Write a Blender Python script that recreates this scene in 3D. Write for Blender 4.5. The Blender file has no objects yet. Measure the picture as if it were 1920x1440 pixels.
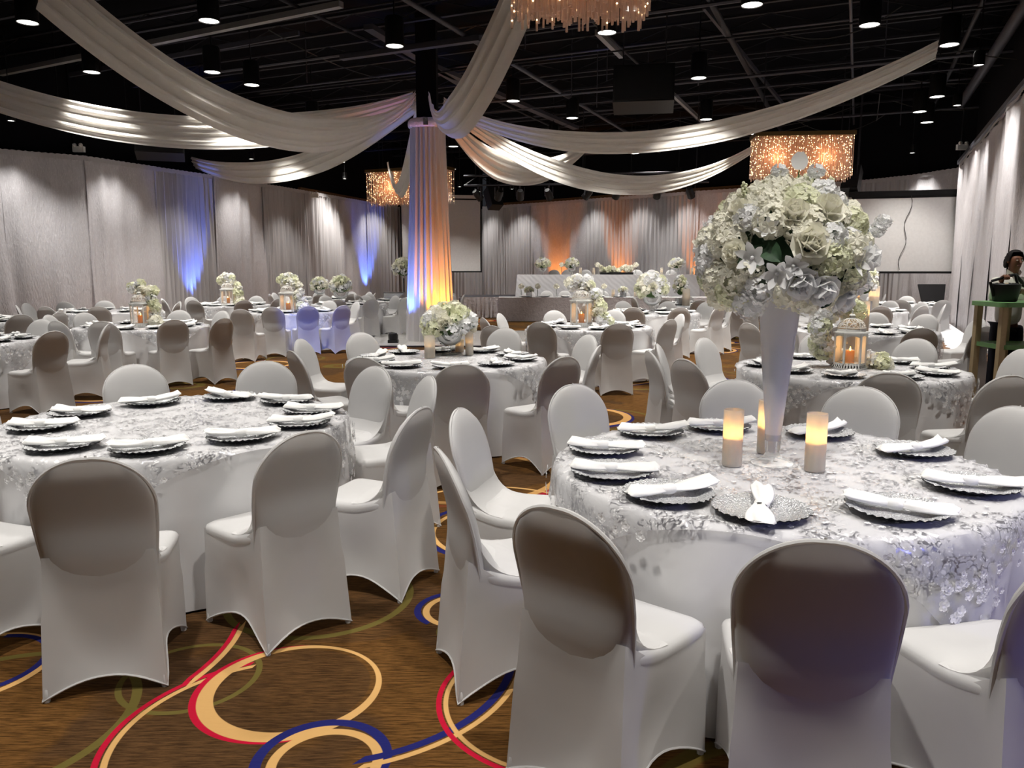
import bpy, math, random
from mathutils import Vector, Matrix
random.seed(7)
PI = math.pi
R = math.radians
SC = bpy.context.scene
COL = SC.collection

# ------------------------------------------------------------------ camera
F, TH, CH = 1440.0, R(8.4), 1.6
cd = bpy.data.cameras.new('camera'); cam = bpy.data.objects.new('camera', cd); COL.objects.link(cam)
cd.sensor_width = 36.0; cd.lens = 36.0 * F / 1920.0; cd.clip_end = 200
cam.location = (0, 0, CH); cam.rotation_euler = (PI / 2 - TH, 0, 0)
SC.camera = cam

def ray(px, py):
    u, v = (px - 960) / F, (py - 720) / F
    return Vector((u, math.cos(TH) - v * math.sin(TH), -math.sin(TH) - v * math.cos(TH)))
def at(px, py, z=0.0):
    d = ray(px, py); t = (z - CH) / d.z
    return Vector((d.x * t, d.y * t, z))
def atY(px, py, Y):
    d = ray(px, py); t = Y / d.y
    return Vector((d.x * t, Y, CH + d.z * t))

# ------------------------------------------------------------------ world, exposure
w = bpy.data.worlds.new('world'); SC.world = w; w.use_nodes = True
w.node_tree.nodes['Background'].inputs[0].default_value = (0.5, 0.52, 0.6, 1)
w.node_tree.nodes['Background'].inputs[1].default_value = 0.02
SC.view_settings.view_transform = 'Standard'
SC.view_settings.look = 'None'
SC.view_settings.gamma = 1.0
SC.view_settings.use_curve_mapping = False
SC.view_settings.exposure = 0.82
SC.cycles.max_bounces = 5; SC.cycles.diffuse_bounces = 3; SC.cycles.glossy_bounces = 2
SC.cycles.use_adaptive_sampling = True; SC.cycles.adaptive_threshold = 0.1
SC.cycles.transmission_bounces = 4; SC.cycles.transparent_max_bounces = 6

PENDANT_POWER = 430.0
PENDANT_Z = 5.6
WARM = (1.0, 0.95, 0.885)

# ------------------------------------------------------------------ materials
def srgb(r, g, b):
    f = lambda c: c / 12.92 if c <= 0.04045 else ((c + 0.055) / 1.055) ** 2.4
    return (f(r / 255), f(g / 255), f(b / 255), 1.0)

class NT:
    def __init__(s, name):
        s.m = bpy.data.materials.new(name); s.m.use_nodes = True
        s.t = s.m.node_tree; s.t.nodes.clear()
        s.out = s.n('ShaderNodeOutputMaterial')
    def n(s, kind, **kw):
        nd = s.t.nodes.new(kind)
        for k, v in kw.items(): setattr(nd, k, v)
        return nd
    def put(s, nd, key, v):
        if hasattr(v, 'is_output') or isinstance(v, bpy.types.NodeSocket): s.t.links.new(v, nd.inputs[key])
        else: nd.inputs[key].default_value = v
    def math(s, op, a, b=None, c=None, clamp=False):
        nd = s.n('ShaderNodeMath', operation=op); nd.use_clamp = clamp
        s.put(nd, 0, a)
        if b is not None: s.put(nd, 1, b)
        if c is not None: s.put(nd, 2, c)
        return nd.outputs[0]
    def vmath(s, op, a, b=None):
        nd = s.n('ShaderNodeVectorMath', operation=op)
        s.put(nd, 0, a)
        if b is not None: s.put(nd, 1, b)
        return nd.outputs['Value'] if op in ('DISTANCE', 'LENGTH', 'DOT_PRODUCT') else nd.outputs[0]
    def mix(s, f, a, b):
        nd = s.n('ShaderNodeMix', data_type='RGBA')
        s.put(nd, 0, f); s.put(nd, 6, a); s.put(nd, 7, b)
        return nd.outputs[2]
    def coord(s, which='Object', scale=None, rot=None):
        c = s.n('ShaderNodeTexCoord').outputs[which]
        if scale or rot:
            mp = s.n('ShaderNodeMapping'); s.put(mp, 0, c)
            if scale: mp.inputs['Scale'].default_value = scale
            if rot: mp.inputs['Rotation'].default_value = rot
            c = mp.outputs[0]
        return c
    def noise(s, co, scale=5, detail=3, rough=0.5):
        nd = s.n('ShaderNodeTexNoise'); s.put(nd, 'Vector', co)
        nd.inputs['Scale'].default_value = scale; nd.inputs['Detail'].default_value = detail
        nd.inputs['Roughness'].default_value = rough
        return nd.outputs[0]
    def voro(s, co, scale=5, feature='F1', out='Distance', rnd=1.0):
        nd = s.n('ShaderNodeTexVoronoi', feature=feature); s.put(nd, 'Vector', co)
        nd.inputs['Scale'].default_value = scale; nd.inputs['Randomness'].default_value = rnd
        return nd.outputs[out]
    def ramp(s, f, stops):
        nd = s.n('ShaderNodeValToRGB'); s.put(nd, 0, f)
        el = nd.color_ramp.elements
        while len(el) < len(stops): el.new(0.5)
        for e, (p, c) in zip(el, stops): e.position = p; e.color = c
        return nd.outputs[0]
    def step(s, f, lo, hi):
        nd = s.n('ShaderNodeMapRange'); nd.interpolation_type = 'SMOOTHSTEP'
        s.put(nd, 0, f); nd.inputs[1].default_value = lo; nd.inputs[2].default_value = hi
        return nd.outputs[0]
    def bump(s, h, strength=0.3, dist=0.01):
        nd = s.n('ShaderNodeBump'); s.put(nd, 'Height', h)
        nd.inputs['Strength'].default_value = strength; nd.inputs['Distance'].default_value = dist
        return nd.outputs[0]
    def bsdf(s, color, rough=0.6, metal=0.0, normal=None, spec=0.3, sheen=0.0, emit=None, estr=0.0, alpha=None, trans=0.0):
        p = s.n('ShaderNodeBsdfPrincipled')
        s.put(p, 'Base Color', color); s.put(p, 'Roughness', rough); s.put(p, 'Metallic', metal)
        p.inputs['Specular IOR Level'].default_value = spec
        if sheen: p.inputs['Sheen Weight'].default_value = sheen
        if normal is not None: s.put(p, 'Normal', normal)
        if emit is not None: s.put(p, 'Emission Color', emit); s.put(p, 'Emission Strength', estr)
        if alpha is not None: s.put(p, 'Alpha', alpha)
        if trans: p.inputs['Transmission Weight'].default_value = trans
        return p.outputs[0]
    def trans(s, base, color, fac):
        t = s.n('ShaderNodeBsdfTranslucent'); s.put(t, 0, color)
        mx = s.n('ShaderNodeMixShader'); s.put(mx, 0, fac); s.put(mx, 1, base); s.put(mx, 2, t.outputs[0])
        return mx.outputs[0]
    def mixsh(s, f, a, b):
        mx = s.n('ShaderNodeMixShader'); s.put(mx, 0, f); s.put(mx, 1, a); s.put(mx, 2, b)
        return mx.outputs[0]
    def clear(s):
        return s.n('ShaderNodeBsdfTransparent').outputs[0]
    def done(s, sh):
        s.t.links.new(sh, s.out.inputs[0]); return s.m

M = {}
def plain(name, col, rough=0.6, metal=0.0, spec=0.3, emit=None, estr=0.0):
    t = NT(name); co = t.coord('Object')
    nz = t.noise(co, 14, 1)
    c2 = tuple(c * 0.86 for c in col[:3]) + (1,)
    M[name] = t.done(t.bsdf(t.mix(nz, c2, col), rough, metal, spec=spec, emit=emit, estr=estr))
    return M[name]

def build_materials():
    # stretch chair cover: thin white knit that lets some light through
    t = NT('spandex'); co = t.coord('Object')
    nz = t.noise(co, 9, 1)
    col = t.mix(nz, (0.74, 0.74, 0.745, 1), (0.80, 0.80, 0.80, 1))
    b = t.bsdf(col, 0.5, spec=0.25)
    M['spandex'] = t.done(t.trans(b, (0.85, 0.83, 0.81, 1), 0.34))
    plain('foam', srgb(70, 64, 66), 0.9)
    # satin table linen
    t = NT('linen'); co = t.coord('Object')
    nz = t.noise(co, 6, 2)
    col = t.mix(nz, (0.70, 0.70, 0.715, 1), (0.78, 0.78, 0.79, 1))
    M['linen'] = t.done(t.bsdf(col, 0.42, normal=t.bump(nz, 0.15, 0.03), spec=0.35))
    # lace overlay : sheer net, curled silver cord, sequins
    t = NT('lace'); co = t.coord('Object')
    warp = t.n('ShaderNodeTexNoise'); t.put(warp, 'Vector', co); warp.inputs['Scale'].default_value = 9
    wco = t.vmath('ADD', co, t.vmath('MULTIPLY', warp.outputs['Color'], (0.10, 0.10, 0.10)))
    cl = t.noise(co, 7.5, 2)
    cluster = t.step(cl, 0.42, 0.52)
    ln = t.math('ABSOLUTE', t.math('SUBTRACT', t.noise(wco, 30, 2), 0.5))
    curl = t.math('MULTIPLY', t.step(ln, 0.048, 0.012), cluster)
    seq = t.math('MULTIPLY', t.step(t.voro(wco, 60), 0.30, 0.14), t.step(cl, 0.40, 0.5))
    pet = t.math('MULTIPLY', t.step(t.voro(wco, 34), 0.34, 0.2), t.step(cl, 0.52, 0.60))
    vein = t.noise(wco, 45, 1)
    silver = t.bsdf(t.mix(vein, srgb(96, 96, 104), srgb(190, 190, 196)), 0.28, 0.7, spec=0.6)
    white = t.bsdf((0.88, 0.88, 0.88, 1), 0.3, spec=0.6)
    net = t.bsdf((0.72, 0.72, 0.74, 1), 0.6)
    sh = t.mixsh(0.42, t.clear(), net)
    sh = t.mixsh(t.math('MULTIPLY', pet, 0.85), sh, white)
    sh = t.mixsh(t.math('MULTIPLY', curl, 0.9), sh, silver)
    sh = t.mixsh(t.math('MULTIPLY', seq, 0.8), sh, white)
    M['lace'] = t.done(sh)
    plain('lace_petal', (0.86, 0.86, 0.87, 1), 0.35, spec=0.5)
    # silver charger with crackled glitter
    t = NT('silver'); co = t.coord('Object')
    v = t.voro(co, 170); nz = t.noise(co, 120, 2)
    col = t.mix(v, srgb(238, 239, 241), srgb(176, 178, 181))
    M['silver'] = t.done(t.bsdf(col, t.math('ADD', 0.22, t.math('MULTIPLY', nz, 0.25)), 0.5, normal=t.bump(t.math('ADD', v, nz), 0.8, 0.006), spec=0.5))
    plain('silver_edge', srgb(160, 161, 165), 0.3, 0.9)
    t = NT('napkin'); co = t.coord('Object')
    nz = t.noise(co, 25, 3)
    M['napkin'] = t.done(t.bsdf((0.80, 0.80, 0.79, 1), 0.7, normal=t.bump(nz, 0.25, 0.01), spec=0.2))
    # drapes
    t = NT('drape_satin'); co = t.coord('Object')
    cr = t.noise(t.coord('Object', (14, 14, 3.2)), 2.2, 5, 0.65)
    sp = t.step(t.noise(t.coord('Object', (30, 30, 9)), 2.0, 2), 0.60, 0.70)
    col = t.mix(cr, srgb(184, 180, 184), srgb(222, 219, 222))
    col = t.mix(t.math('MULTIPLY', sp, 0.5), col, srgb(240, 238, 240))  # random pale flecks paint the satin's shimmer into its colour
    M['drape_satin'] = t.done(t.bsdf(col, 0.42, normal=t.bump(cr, 0.55, 0.05), spec=0.45))
    t = NT('drape_sheer')
    st = t.noise(t.coord('Object', (22, 22, 0.25)), 2.0, 3)
    col = t.mix(st, srgb(188, 184, 186), srgb(214, 211, 212))
    M['drape_sheer'] = t.done(t.trans(t.bsdf(col, 0.7, spec=0.15), (0.55, 0.54, 0.56, 1), 0.2))
    t = NT('chiffon')
    st = t.noise(t.coord('Object', (1, 1, 1)), 6, 3)
    col = t.mix(st, srgb(228, 224, 216), srgb(244, 241, 234))
    M['chiffon'] = t.done(t.trans(t.bsdf(col, 0.65, spec=0.15), (0.88, 0.86, 0.81, 1), 0.5))
    t = NT('column_drape')
    st = t.noise(t.coord('Object', (20, 20, 0.4)), 2, 3)
    col = t.mix(st, srgb(205, 203, 205), srgb(235, 233, 232))
    M['column_drape'] = t.done(t.trans(t.bsdf(col, 0.6, spec=0.2), (0.8, 0.8, 0.8, 1), 0.25))
    # stage skirts
    t = NT('crinkle_satin'); co = t.coord('Object')
    cr = t.noise(t.vmath('ADD', co, t.vmath('MULTIPLY', t.noise(co, 3, 2), (0.3, 0.3, 0.3))), 9, 5, 0.7)
    col = t.mix(cr, srgb(186, 180, 184), srgb(228, 224, 228))
    M['crinkle_satin'] = t.done(t.bsdf(col, 0.35, 0.0, normal=t.bump(cr, 0.9, 0.06), spec=0.6))
    t = NT('pintuck'); co = t.coord('Object')
    wv = t.n('ShaderNodeTexWave', wave_type='BANDS', bands_direction='DIAGONAL'); t.put(wv, 'Vector', co)
    wv.inputs['Scale'].default_value = 3.2; wv.inputs['Distortion'].default_value = 2.5
    col = t.mix(t.math('MULTIPLY', wv.outputs[1], 0.16), srgb(226, 225, 227), srgb(196, 194, 198))
    M['pintuck'] = t.done(t.bsdf(col, 0.4, normal=t.bump(wv.outputs[1], 0.2, 0.02), spec=0.4))
    # black things
    plain('black_paint', srgb(20, 20, 24), 0.9, spec=0.08)
    plain('ceiling_black', srgb(16, 16, 20), 0.95, spec=0.05)
    plain('pipe_grey', srgb(74, 74, 82), 0.5, 0.2)
    plain('pipe_dark', srgb(36, 36, 42), 0.6)
    plain('duct_lit_grey', srgb(150, 150, 150), 0.4, 0.3)  # paler grey puts caught light into the ceiling metal's colour
    plain('black_plastic', srgb(18, 18, 20), 0.45, spec=0.4)
    plain('speaker_grille', srgb(30, 30, 32), 0.7)
    plain('lens_glow', (1, 1, 1, 1), 0.4, emit=(1, 0.96, 0.88, 1), estr=5.0)
    plain('white_metal', srgb(232, 232, 228), 0.4)
    plain('screen_white', srgb(222, 221, 220), 0.9, spec=0.05)
    plain('screen_black', srgb(14, 14, 16), 0.7)
    plain('wood_edge', srgb(122, 84, 52), 0.5)
    plain('brass', srgb(120, 96, 62), 0.4, 0.6)
    plain('cord_grey', srgb(60, 60, 60), 0.7)
    # flowers
    for nm, a, b in (('petal_cream', srgb(250, 247, 228), srgb(254, 253, 244)), ('petal_white', srgb(240, 241, 243), srgb(252, 252, 252)), ('petal_green', srgb(232, 236, 200), srgb(247, 247, 226))):
        t = NT(nm); co = t.coord('Object')
        c = t.mix(t.noise(co, 25, 2), a, b)
        M[nm] = t.done(t.trans(t.bsdf(c, 0.55, spec=0.2), c, 0.3))
    t = NT('leaf'); co = t.coord('Object')
    M['leaf'] = t.done(t.bsdf(t.mix(t.noise(co, 20, 3), srgb(24, 52, 34), srgb(66, 92, 66)), 0.5))
    plain('stem_green', srgb(70, 96, 50), 0.6)
    # glass, candles
    t = NT('glass_clear')
    g = t.bsdf((0.95, 0.96, 0.97, 1), 0.05, spec=0.8)
    fr = t.n('ShaderNodeFresnel'); fr.inputs[0].default_value = 1.35
    M['glass_clear'] = t.done(t.mixsh(t.math('ADD', 0.10, fr.outputs[0], clamp=True), t.clear(), g))
    t = NT('vase_frost'); z = t.coord('Object')
    M['vase_frost'] = t.done(t.trans(t.bsdf((0.84, 0.84, 0.89, 1), 0.12, spec=0.6), (0.84, 0.84, 0.89, 1), 0.35))
    t = NT('candle_frost')
    b = t.bsdf((0.82, 0.80, 0.76, 1), 0.35, spec=0.4)
    M['candle_frost'] = t.done(t.mixsh(0.18, t.trans(b, (0.9, 0.86, 0.78, 1), 0.6), t.clear()))
    t = NT('wax'); M['wax'] = t.done(t.trans(t.bsdf((0.86, 0.80, 0.62, 1), 0.5), (0.9, 0.72, 0.4, 1), 0.5))
    t = NT('wax_amber'); M['wax_amber'] = t.done(t.trans(t.bsdf((0.85, 0.50, 0.10, 1), 0.5), (0.95, 0.55, 0.12, 1), 0.5))
    plain('flame', (1, 0.6, 0.15, 1), 0.5, emit=(1.0, 0.50, 0.10, 1), estr=7.0)
    # chandelier
    t = NT('crystal_amber')
    M['crystal_amber'] = t.done(t.mixsh(0.35, t.trans(t.bsdf((0.80, 0.68, 0.62, 1), 0.2, spec=0.8), (0.85, 0.66, 0.55, 1), 0.6), t.clear()))
    plain('bead_light', (1, 0.7, 0.35, 1), 0.4, emit=(1.0, 0.66, 0.34, 1), estr=5.0)
    # stage, carpet etc
    t = NT('marble_panel'); co = t.coord('Object')
    col = t.mix(t.noise(co, 3, 5, 0.7), srgb(185, 183, 180), srgb(214, 213, 210))
    M['marble_panel'] = t.done(t.bsdf(col, 0.12, spec=0.5))
    plain('green_top', srgb(120, 168, 112), 0.45)
    plain('tan_leg', srgb(196, 178, 142), 0.6)
    plain('skin', srgb(112, 74, 54), 0.55)
    plain('hair', srgb(22, 17, 17), 0.7)
    plain('shirt', srgb(228, 226, 218), 0.75)
    plain('trousers', srgb(20, 22, 32), 0.85)
    plain('shoe', srgb(12, 12, 12), 0.5)
    plain('lip', srgb(92, 48, 42), 0.5)
    plain('eye_white', srgb(225, 222, 215), 0.4)
    plain('bag_black', srgb(22, 24, 26), 0.55)
    plain('mirror_box', srgb(205, 208, 212), 0.12, 0.85)
    plain('fabric_puddle', srgb(228, 228, 232), 0.55)

def carpet_material():
    t = NT('carpet'); P = t.coord('Object')
    st = t.noise(t.coord('Object', (5, 60, 1)), 2.0, 4, 0.7)
    big = t.noise(P, 1.1, 3)
    base = t.mix(t.step(st, 0.3, 0.7), srgb(56, 37, 17), srgb(112, 78, 40))
    dark = t.mix(t.step(st, 0.3, 0.7), srgb(48, 33, 20), srgb(92, 66, 40))
    c = t.mix(t.step(big, 0.50, 0.56), base, dark)
    # faint olive rings everywhere, tan rings from the same repeat further off
    def vring(scale, r, wd, color, c, amt, off):
        mp = t.vmath('ADD', P, off)
        d = t.voro(mp, scale, rnd=0.8)
        return t.mix(t.math('MULTIPLY', t.step(t.math('ABSOLUTE', t.math('SUBTRACT', d, r)), wd, wd * 0.7), amt), c, color)
    c = vring(0.62, 0.36, 0.020, srgb(96, 84, 40), c, 0.8, (3.1, 1.7, 0))
    sep = t.n('ShaderNodeSeparateXYZ'); t.put(sep, 0, P)
    far = t.step(sep.outputs[1], 5.0, 5.3)
    def far_ring(scale, r, wd, color, c, off):
        mp = t.vmath('ADD', P, off)
        d = t.voro(mp, scale, rnd=0.9)
        k = t.step(t.math('ABSOLUTE', t.math('SUBTRACT', d, r)), wd, wd * 0.75)
        return t.mix(t.math('MULTIPLY', k, far), c, color)
    c = far_ring(0.50, 0.43, 0.016, srgb(36, 34, 84), c, (0.05, 0.03, 0))
    c = far_ring(0.50, 0.40, 0.017, srgb(188, 144, 88), c, (0, 0, 0))
    c = far_ring(0.36, 0.295, 0.012, srgb(150, 30, 44), c, (1.3, 0.44, 0))
    c = far_ring(0.36, 0.28, 0.012, srgb(188, 144, 88), c, (1.3, 0.4, 0))
    TAN, RED, BLUE, OLV, DRK = srgb(200, 158, 100), srgb(176, 22, 50), srgb(34, 36, 96), srgb(98, 88, 44), srgb(48, 34, 24)
    def arc(cx, cy, r, wd, color, c, mid=None, half=None):
        v = t.vmath('SUBTRACT', P, (cx, cy, 0))
        d = t.vmath('LENGTH', v)
        k = t.step(t.math('ABSOLUTE', t.math('SUBTRACT', d, r)), wd, wd - 0.004)
        if mid is not None:
            s2 = t.n('ShaderNodeSeparateXYZ'); t.put(s2, 0, v)
            m = R(mid)
            a = t.math('ADD', t.math('MULTIPLY', s2.outputs[0], math.cos(m)), t.math('MULTIPLY', s2.outputs[1], math.sin(m)))
            k = t.math('MULTIPLY', k, t.math('GREATER_THAN', a, r * math.cos(R(half))))
        return t.mix(k, c, color)
    def disc(cx, cy, r, color, c, amt=0.75):
        d = t.vmath('DISTANCE', P, (cx, cy, 0))
        return t.mix(t.math('MULTIPLY', t.step(d, r, r - 0.01), amt), c, color)
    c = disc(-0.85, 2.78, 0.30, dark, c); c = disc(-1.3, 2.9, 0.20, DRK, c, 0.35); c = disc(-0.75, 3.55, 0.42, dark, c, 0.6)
    for a in ((-0.95, 3.62, 0.44, 0.020, OLV), (-1.28, 2.86, 0.26, 0.014, OLV), (-0.2, 3.25, 0.13, 0.012, OLV), (-1.9, 2.55, 0.5, 0.02, OLV)):
        c = arc(*a, c)
    # colour edge first, tan on top
    c = arc(-0.86, 2.47, 0.532, 0.013, RED, c, 163, 50); c = arc(-0.855, 2.47, 0.508, 0.013, TAN, c, 163, 50)
    c = arc(-2.20, 3.12, 0.962, 0.012, RED, c, -4, 15); c = arc(-2.20, 3.12, 0.986, 0.014, TAN, c, -4, 15)
    def crescent(ax, ay, ra, bx, by, rb, color, c):
        k = t.math('MULTIPLY', t.step(t.vmath('DISTANCE', P, (ax, ay, 0)), ra, ra - .004), t.step(t.vmath('DISTANCE', P, (bx, by, 0)), rb - .004, rb))
        return t.mix(k, c, color)
    c = crescent(-0.873, 2.764, 0.352, -0.853, 2.77, 0.345, RED, c); c = crescent(-0.853, 2.77, 0.346, -0.838, 2.786, 0.306, TAN, c)
    c = arc(-0.63, 2.33, 0.212, 0.021, BLUE, c); c = arc(-0.615, 2.315, 0.172, 0.019, TAN, c)
    c = arc(-0.70, 3.00, 0.735, 0.013, TAN, c, -38, 36); c = arc(-0.70, 3.00, 0.700, 0.018, BLUE, c, -38, 36)
    c = arc(0.20, 2.70, 0.475, 0.012, RED, c, 200, 66); c = arc(0.205, 2.70, 0.454, 0.011, TAN, c, 200, 66)
    c = arc(-2.21, 2.93, 0.29, 0.017, TAN, c); c = arc(-2.20, 2.95, 0.255, 0.017, BLUE, c, 0, 100)
    c = arc(-0.26, 3.47, 0.19, 0.018, BLUE, c, 150, 80); c = arc(-0.24, 3.46, 0.168, 0.018, TAN, c)
    c = arc(0.02, 4.62, 0.57, 0.022, BLUE, c); c = arc(0.05, 4.60, 0.54, 0.018, TAN, c)
    c = arc(-0.15, 4.95, 0.62, 0.016, TAN, c, 110, 80); c = arc(0.3, 4.0, 0.40, 0.016, BLUE, c); c = arc(0.32, 3.98, 0.375, 0.015, TAN, c)
    M['carpet'] = t.done(t.bsdf(c, 0.95, normal=t.bump(st, 0.5, 0.008), spec=0.05))

build_materials(); carpet_material()
for nm in ('lens_glow', 'bead_light', 'flame'): M[nm].cycles.emission_sampling = 'NONE'

# ------------------------------------------------------------------ mesh helpers
class MB:
    def __init__(s): s.v = []; s.f = []
    def grid(s, rows, cu=False, cv=False, flip=False):
        b = len(s.v); nr, nc = len(rows), len(rows[0])
        for r in rows: s.v.extend([tuple(p) for p in r])
        for i in range(nr if cv else nr - 1):
            i2 = (i + 1) % nr
            for j in range(nc if cu else nc - 1):
                j2 = (j + 1) % nc
                q = (b + i * nc + j, b + i * nc + j2, b + i2 * nc + j2, b + i2 * nc + j)
                s.f.append(q[::-1] if flip else q)
        return s
    def fan(s, ring, centre, flip=False):
        b = len(s.v); s.v.extend([tuple(p) for p in ring]); s.v.append(tuple(centre)); n = len(ring)
        for j in range(n):
            q = (b + j, b + (j + 1) % n, b + n)
            s.f.append(q[::-1] if flip else q)
        return s
    def poly(s, pts):
        b = len(s.v); s.v.extend([tuple(p) for p in pts]); s.f.append(tuple(range(b, b + len(pts)))); return s
    def box(s, c, d, rot=0.0, mat=None):
        b = len(s.v); x, y, z = d[0] / 2, d[1] / 2, d[2] / 2
        cr, sr = math.cos(rot), math.sin(rot)
        for k in ((-x, -y, -z), (x, -y, -z), (x, y, -z), (-x, y, -z), (-x, -y, z), (x, -y, z), (x, y, z), (-x, y, z)):
            p = Vector((k[0] * cr - k[1] * sr, k[0] * sr + k[1] * cr, k[2]))
            if mat is not None: p = mat @ Vector(k)
            s.v.append((p.x + c[0], p.y + c[1], p.z + c[2]))
        for q in ((0, 3, 2, 1), (4, 5, 6, 7), (0, 1, 5, 4), (1, 2, 6, 5), (2, 3, 7, 6), (3, 0, 4, 7)): s.f.append(tuple(b + i for i in q))
        return s
    def lathe(s, prof, n=24, c=(0, 0, 0), a0=0.0):
        rows = []
        for r, z in prof:
            rows.append([(c[0] + r * math.cos(a0 + 2 * PI * j / n), c[1] + r * math.sin(a0 + 2 * PI * j / n), c[2] + z) for j in range(n)])
        return s.grid(rows, cu=True)
    def tube(s, pts, rad, n=8, caps=True):
        pts = [Vector(p) for p in pts]; rows = []; up = Vector((0, 0, 1))
        for i, p in enumerate(pts):
            d = (pts[min(i + 1, len(pts) - 1)] - pts[max(i - 1, 0)])
            d = d.normalized() if d.length > 1e-9 else Vector((0, 0, 1))
            a = d.cross(up)
            if a.length < 1e-3: a = d.cross(Vector((1, 0, 0)))
            a.normalize(); b = a.cross(d).normalized()
            r = rad[i] if isinstance(rad, (list, tuple)) else rad
            rows.append([p + a * (r * math.cos(2 * PI * j / n)) + b * (r * math.sin(2 * PI * j / n)) for j in range(n)])
        s.grid(rows, cu=True)
        if caps: s.fan(rows[0], pts[0], True); s.fan(rows[-1], pts[-1])
        return s
    def blob(s, c, r, nu=12, nv=8):
        rows = []
        for i in range(nv + 1):
            ph = PI * i / nv
            rows.append([(c[0] + r[0] * math.sin(ph) * math.cos(2 * PI * j / nu), c[1] + r[1] * math.sin(ph) * math.sin(2 * PI * j / nu), c[2] - r[2] * math.cos(ph)) for j in range(nu)])
        return s.grid(rows, cu=True)
    def add(s, other, mat):
        b = len(s.v)
        for p in other.v: s.v.append(tuple(mat @ Vector(p)))
        for f in other.f: s.f.append(tuple(b + i for i in f))
        return s
    soft = False
    def mesh(s, name, mat, smooth=True):
        me = bpy.data.meshes.new(name); me.from_pydata(s.v, [], s.f); me.update()
        if mat is not None: me.materials.append(M[mat])
        if smooth:
            me.polygons.foreach_set('use_smooth', [True] * len(me.polygons))
            if not s.soft: me.set_sharp_from_angle(angle=R(50))
        return me
    def build(s, name, mat, parent=None, smooth=True, kind=None):
        return link(name, s.mesh(name, mat, smooth), parent, kind)

KIDS = {}
def link(name, data, parent=None, kind=None, loc=None, rot=None, scale=None):
    o = bpy.data.objects.new(name, data); COL.objects.link(o)
    if parent is not None: o.parent = parent; KIDS.setdefault(parent.name, []).append(o)
    if kind: o['kind'] = kind
    if loc is not None: o.location = loc
    if rot is not None: o.rotation_euler = rot
    if scale is not None: o.scale = scale
    return o
def tag(o, label, cat, group=None):
    o['label'] = label; o['category'] = cat
    if group: o['group'] = group
    return o
def thing(name, label, cat, loc=(0, 0, 0), rz=0.0, group=None):
    o = link(name, None); o.location = loc; o.rotation_euler = (0, 0, rz); o.empty_display_size = 0.1
    return tag(o, label, cat, group)
def dup(o, parent=None):
    c = o.copy(); COL.objects.link(c)
    if parent is not None: c.parent = parent; KIDS.setdefault(parent.name, []).append(c)
    for k in list(KIDS.get(o.name, [])): dup(k, c)
    return c
class Proto:
    """keeps the first instance and copies it afterwards"""
    def __init__(s, make): s.make = make; s.o = None
    def place(s, loc, rz, label, cat, group=None, scale=None):
        if s.o is None: s.o = o = s.make()
        else: o = dup(s.o)
        o.location = loc; o.rotation_euler = (0, 0, rz)
        if scale: o.scale = scale
        if 'group' in o: del o['group']
        return tag(o, label, cat, group)
def lamp(name, kind, loc, energy, color, parent=None, size=0.1, target=None, spot=None, blend=0.5):
    d = bpy.data.lights.new(name, kind); d.energy = energy; d.color = color
    d.shadow_soft_size = size
    if kind == 'SPOT': d.spot_size = R(spot); d.spot_blend = blend
    o = bpy.data.objects.new(name, d); COL.objects.link(o); o.location = loc
    if target is not None:
        o.rotation_euler = (Vector(target) - Vector(loc)).to_track_quat('-Z', 'Y').to_euler()
    if parent is not None: o.parent = parent; KIDS.setdefault(parent.name, []).append(o)
    return o
def smooth01(x): x = max(0.0, min(1.0, x)); return x * x * (3 - 2 * x)
def wobble(k, seed):
    r = random.Random(seed); ph = [(r.uniform(0, 6.28), r.uniform(0.6, 1.4), r.uniform(0.5, 1)) for _ in range(k)]
    return lambda x: sum(a * math.sin(x * f * (i + 1) + p) for i, (p, f, a) in enumerate(ph)) / k

# ------------------------------------------------------------------ room shell
def seg_box(a, b, z0, z1, th):
    a, b = Vector((a[0], a[1], 0)), Vector((b[0], b[1], 0)); d = b - a
    m = MB(); m.box(((a.x + b.x) / 2, (a.y + b.y) / 2, (z0 + z1) / 2), (d.length, th, z1 - z0), math.atan2(d.y, d.x))
    return m
def struct(name, mb, mat, smooth=False, parent=None):
    return mb.build(name, mat, parent, smooth, 'structure')

CEIL = 7.2
fl = MB().poly([(-24, -10, 0), (24, -10, 0), (24, 44, 0), (-24, 44, 0)])
struct('floor', fl, 'carpet')
UDIR = Vector((math.sin(R(24)), math.cos(R(24)), 0)); VDIR = Vector((math.cos(R(24)), -math.sin(R(24)), 0))
ceiling = struct('ceiling', MB().poly([(-24, -10, CEIL), (-24, 44, CEIL), (24, 44, CEIL), (24, -10, CEIL)]), 'ceiling_black')

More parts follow.
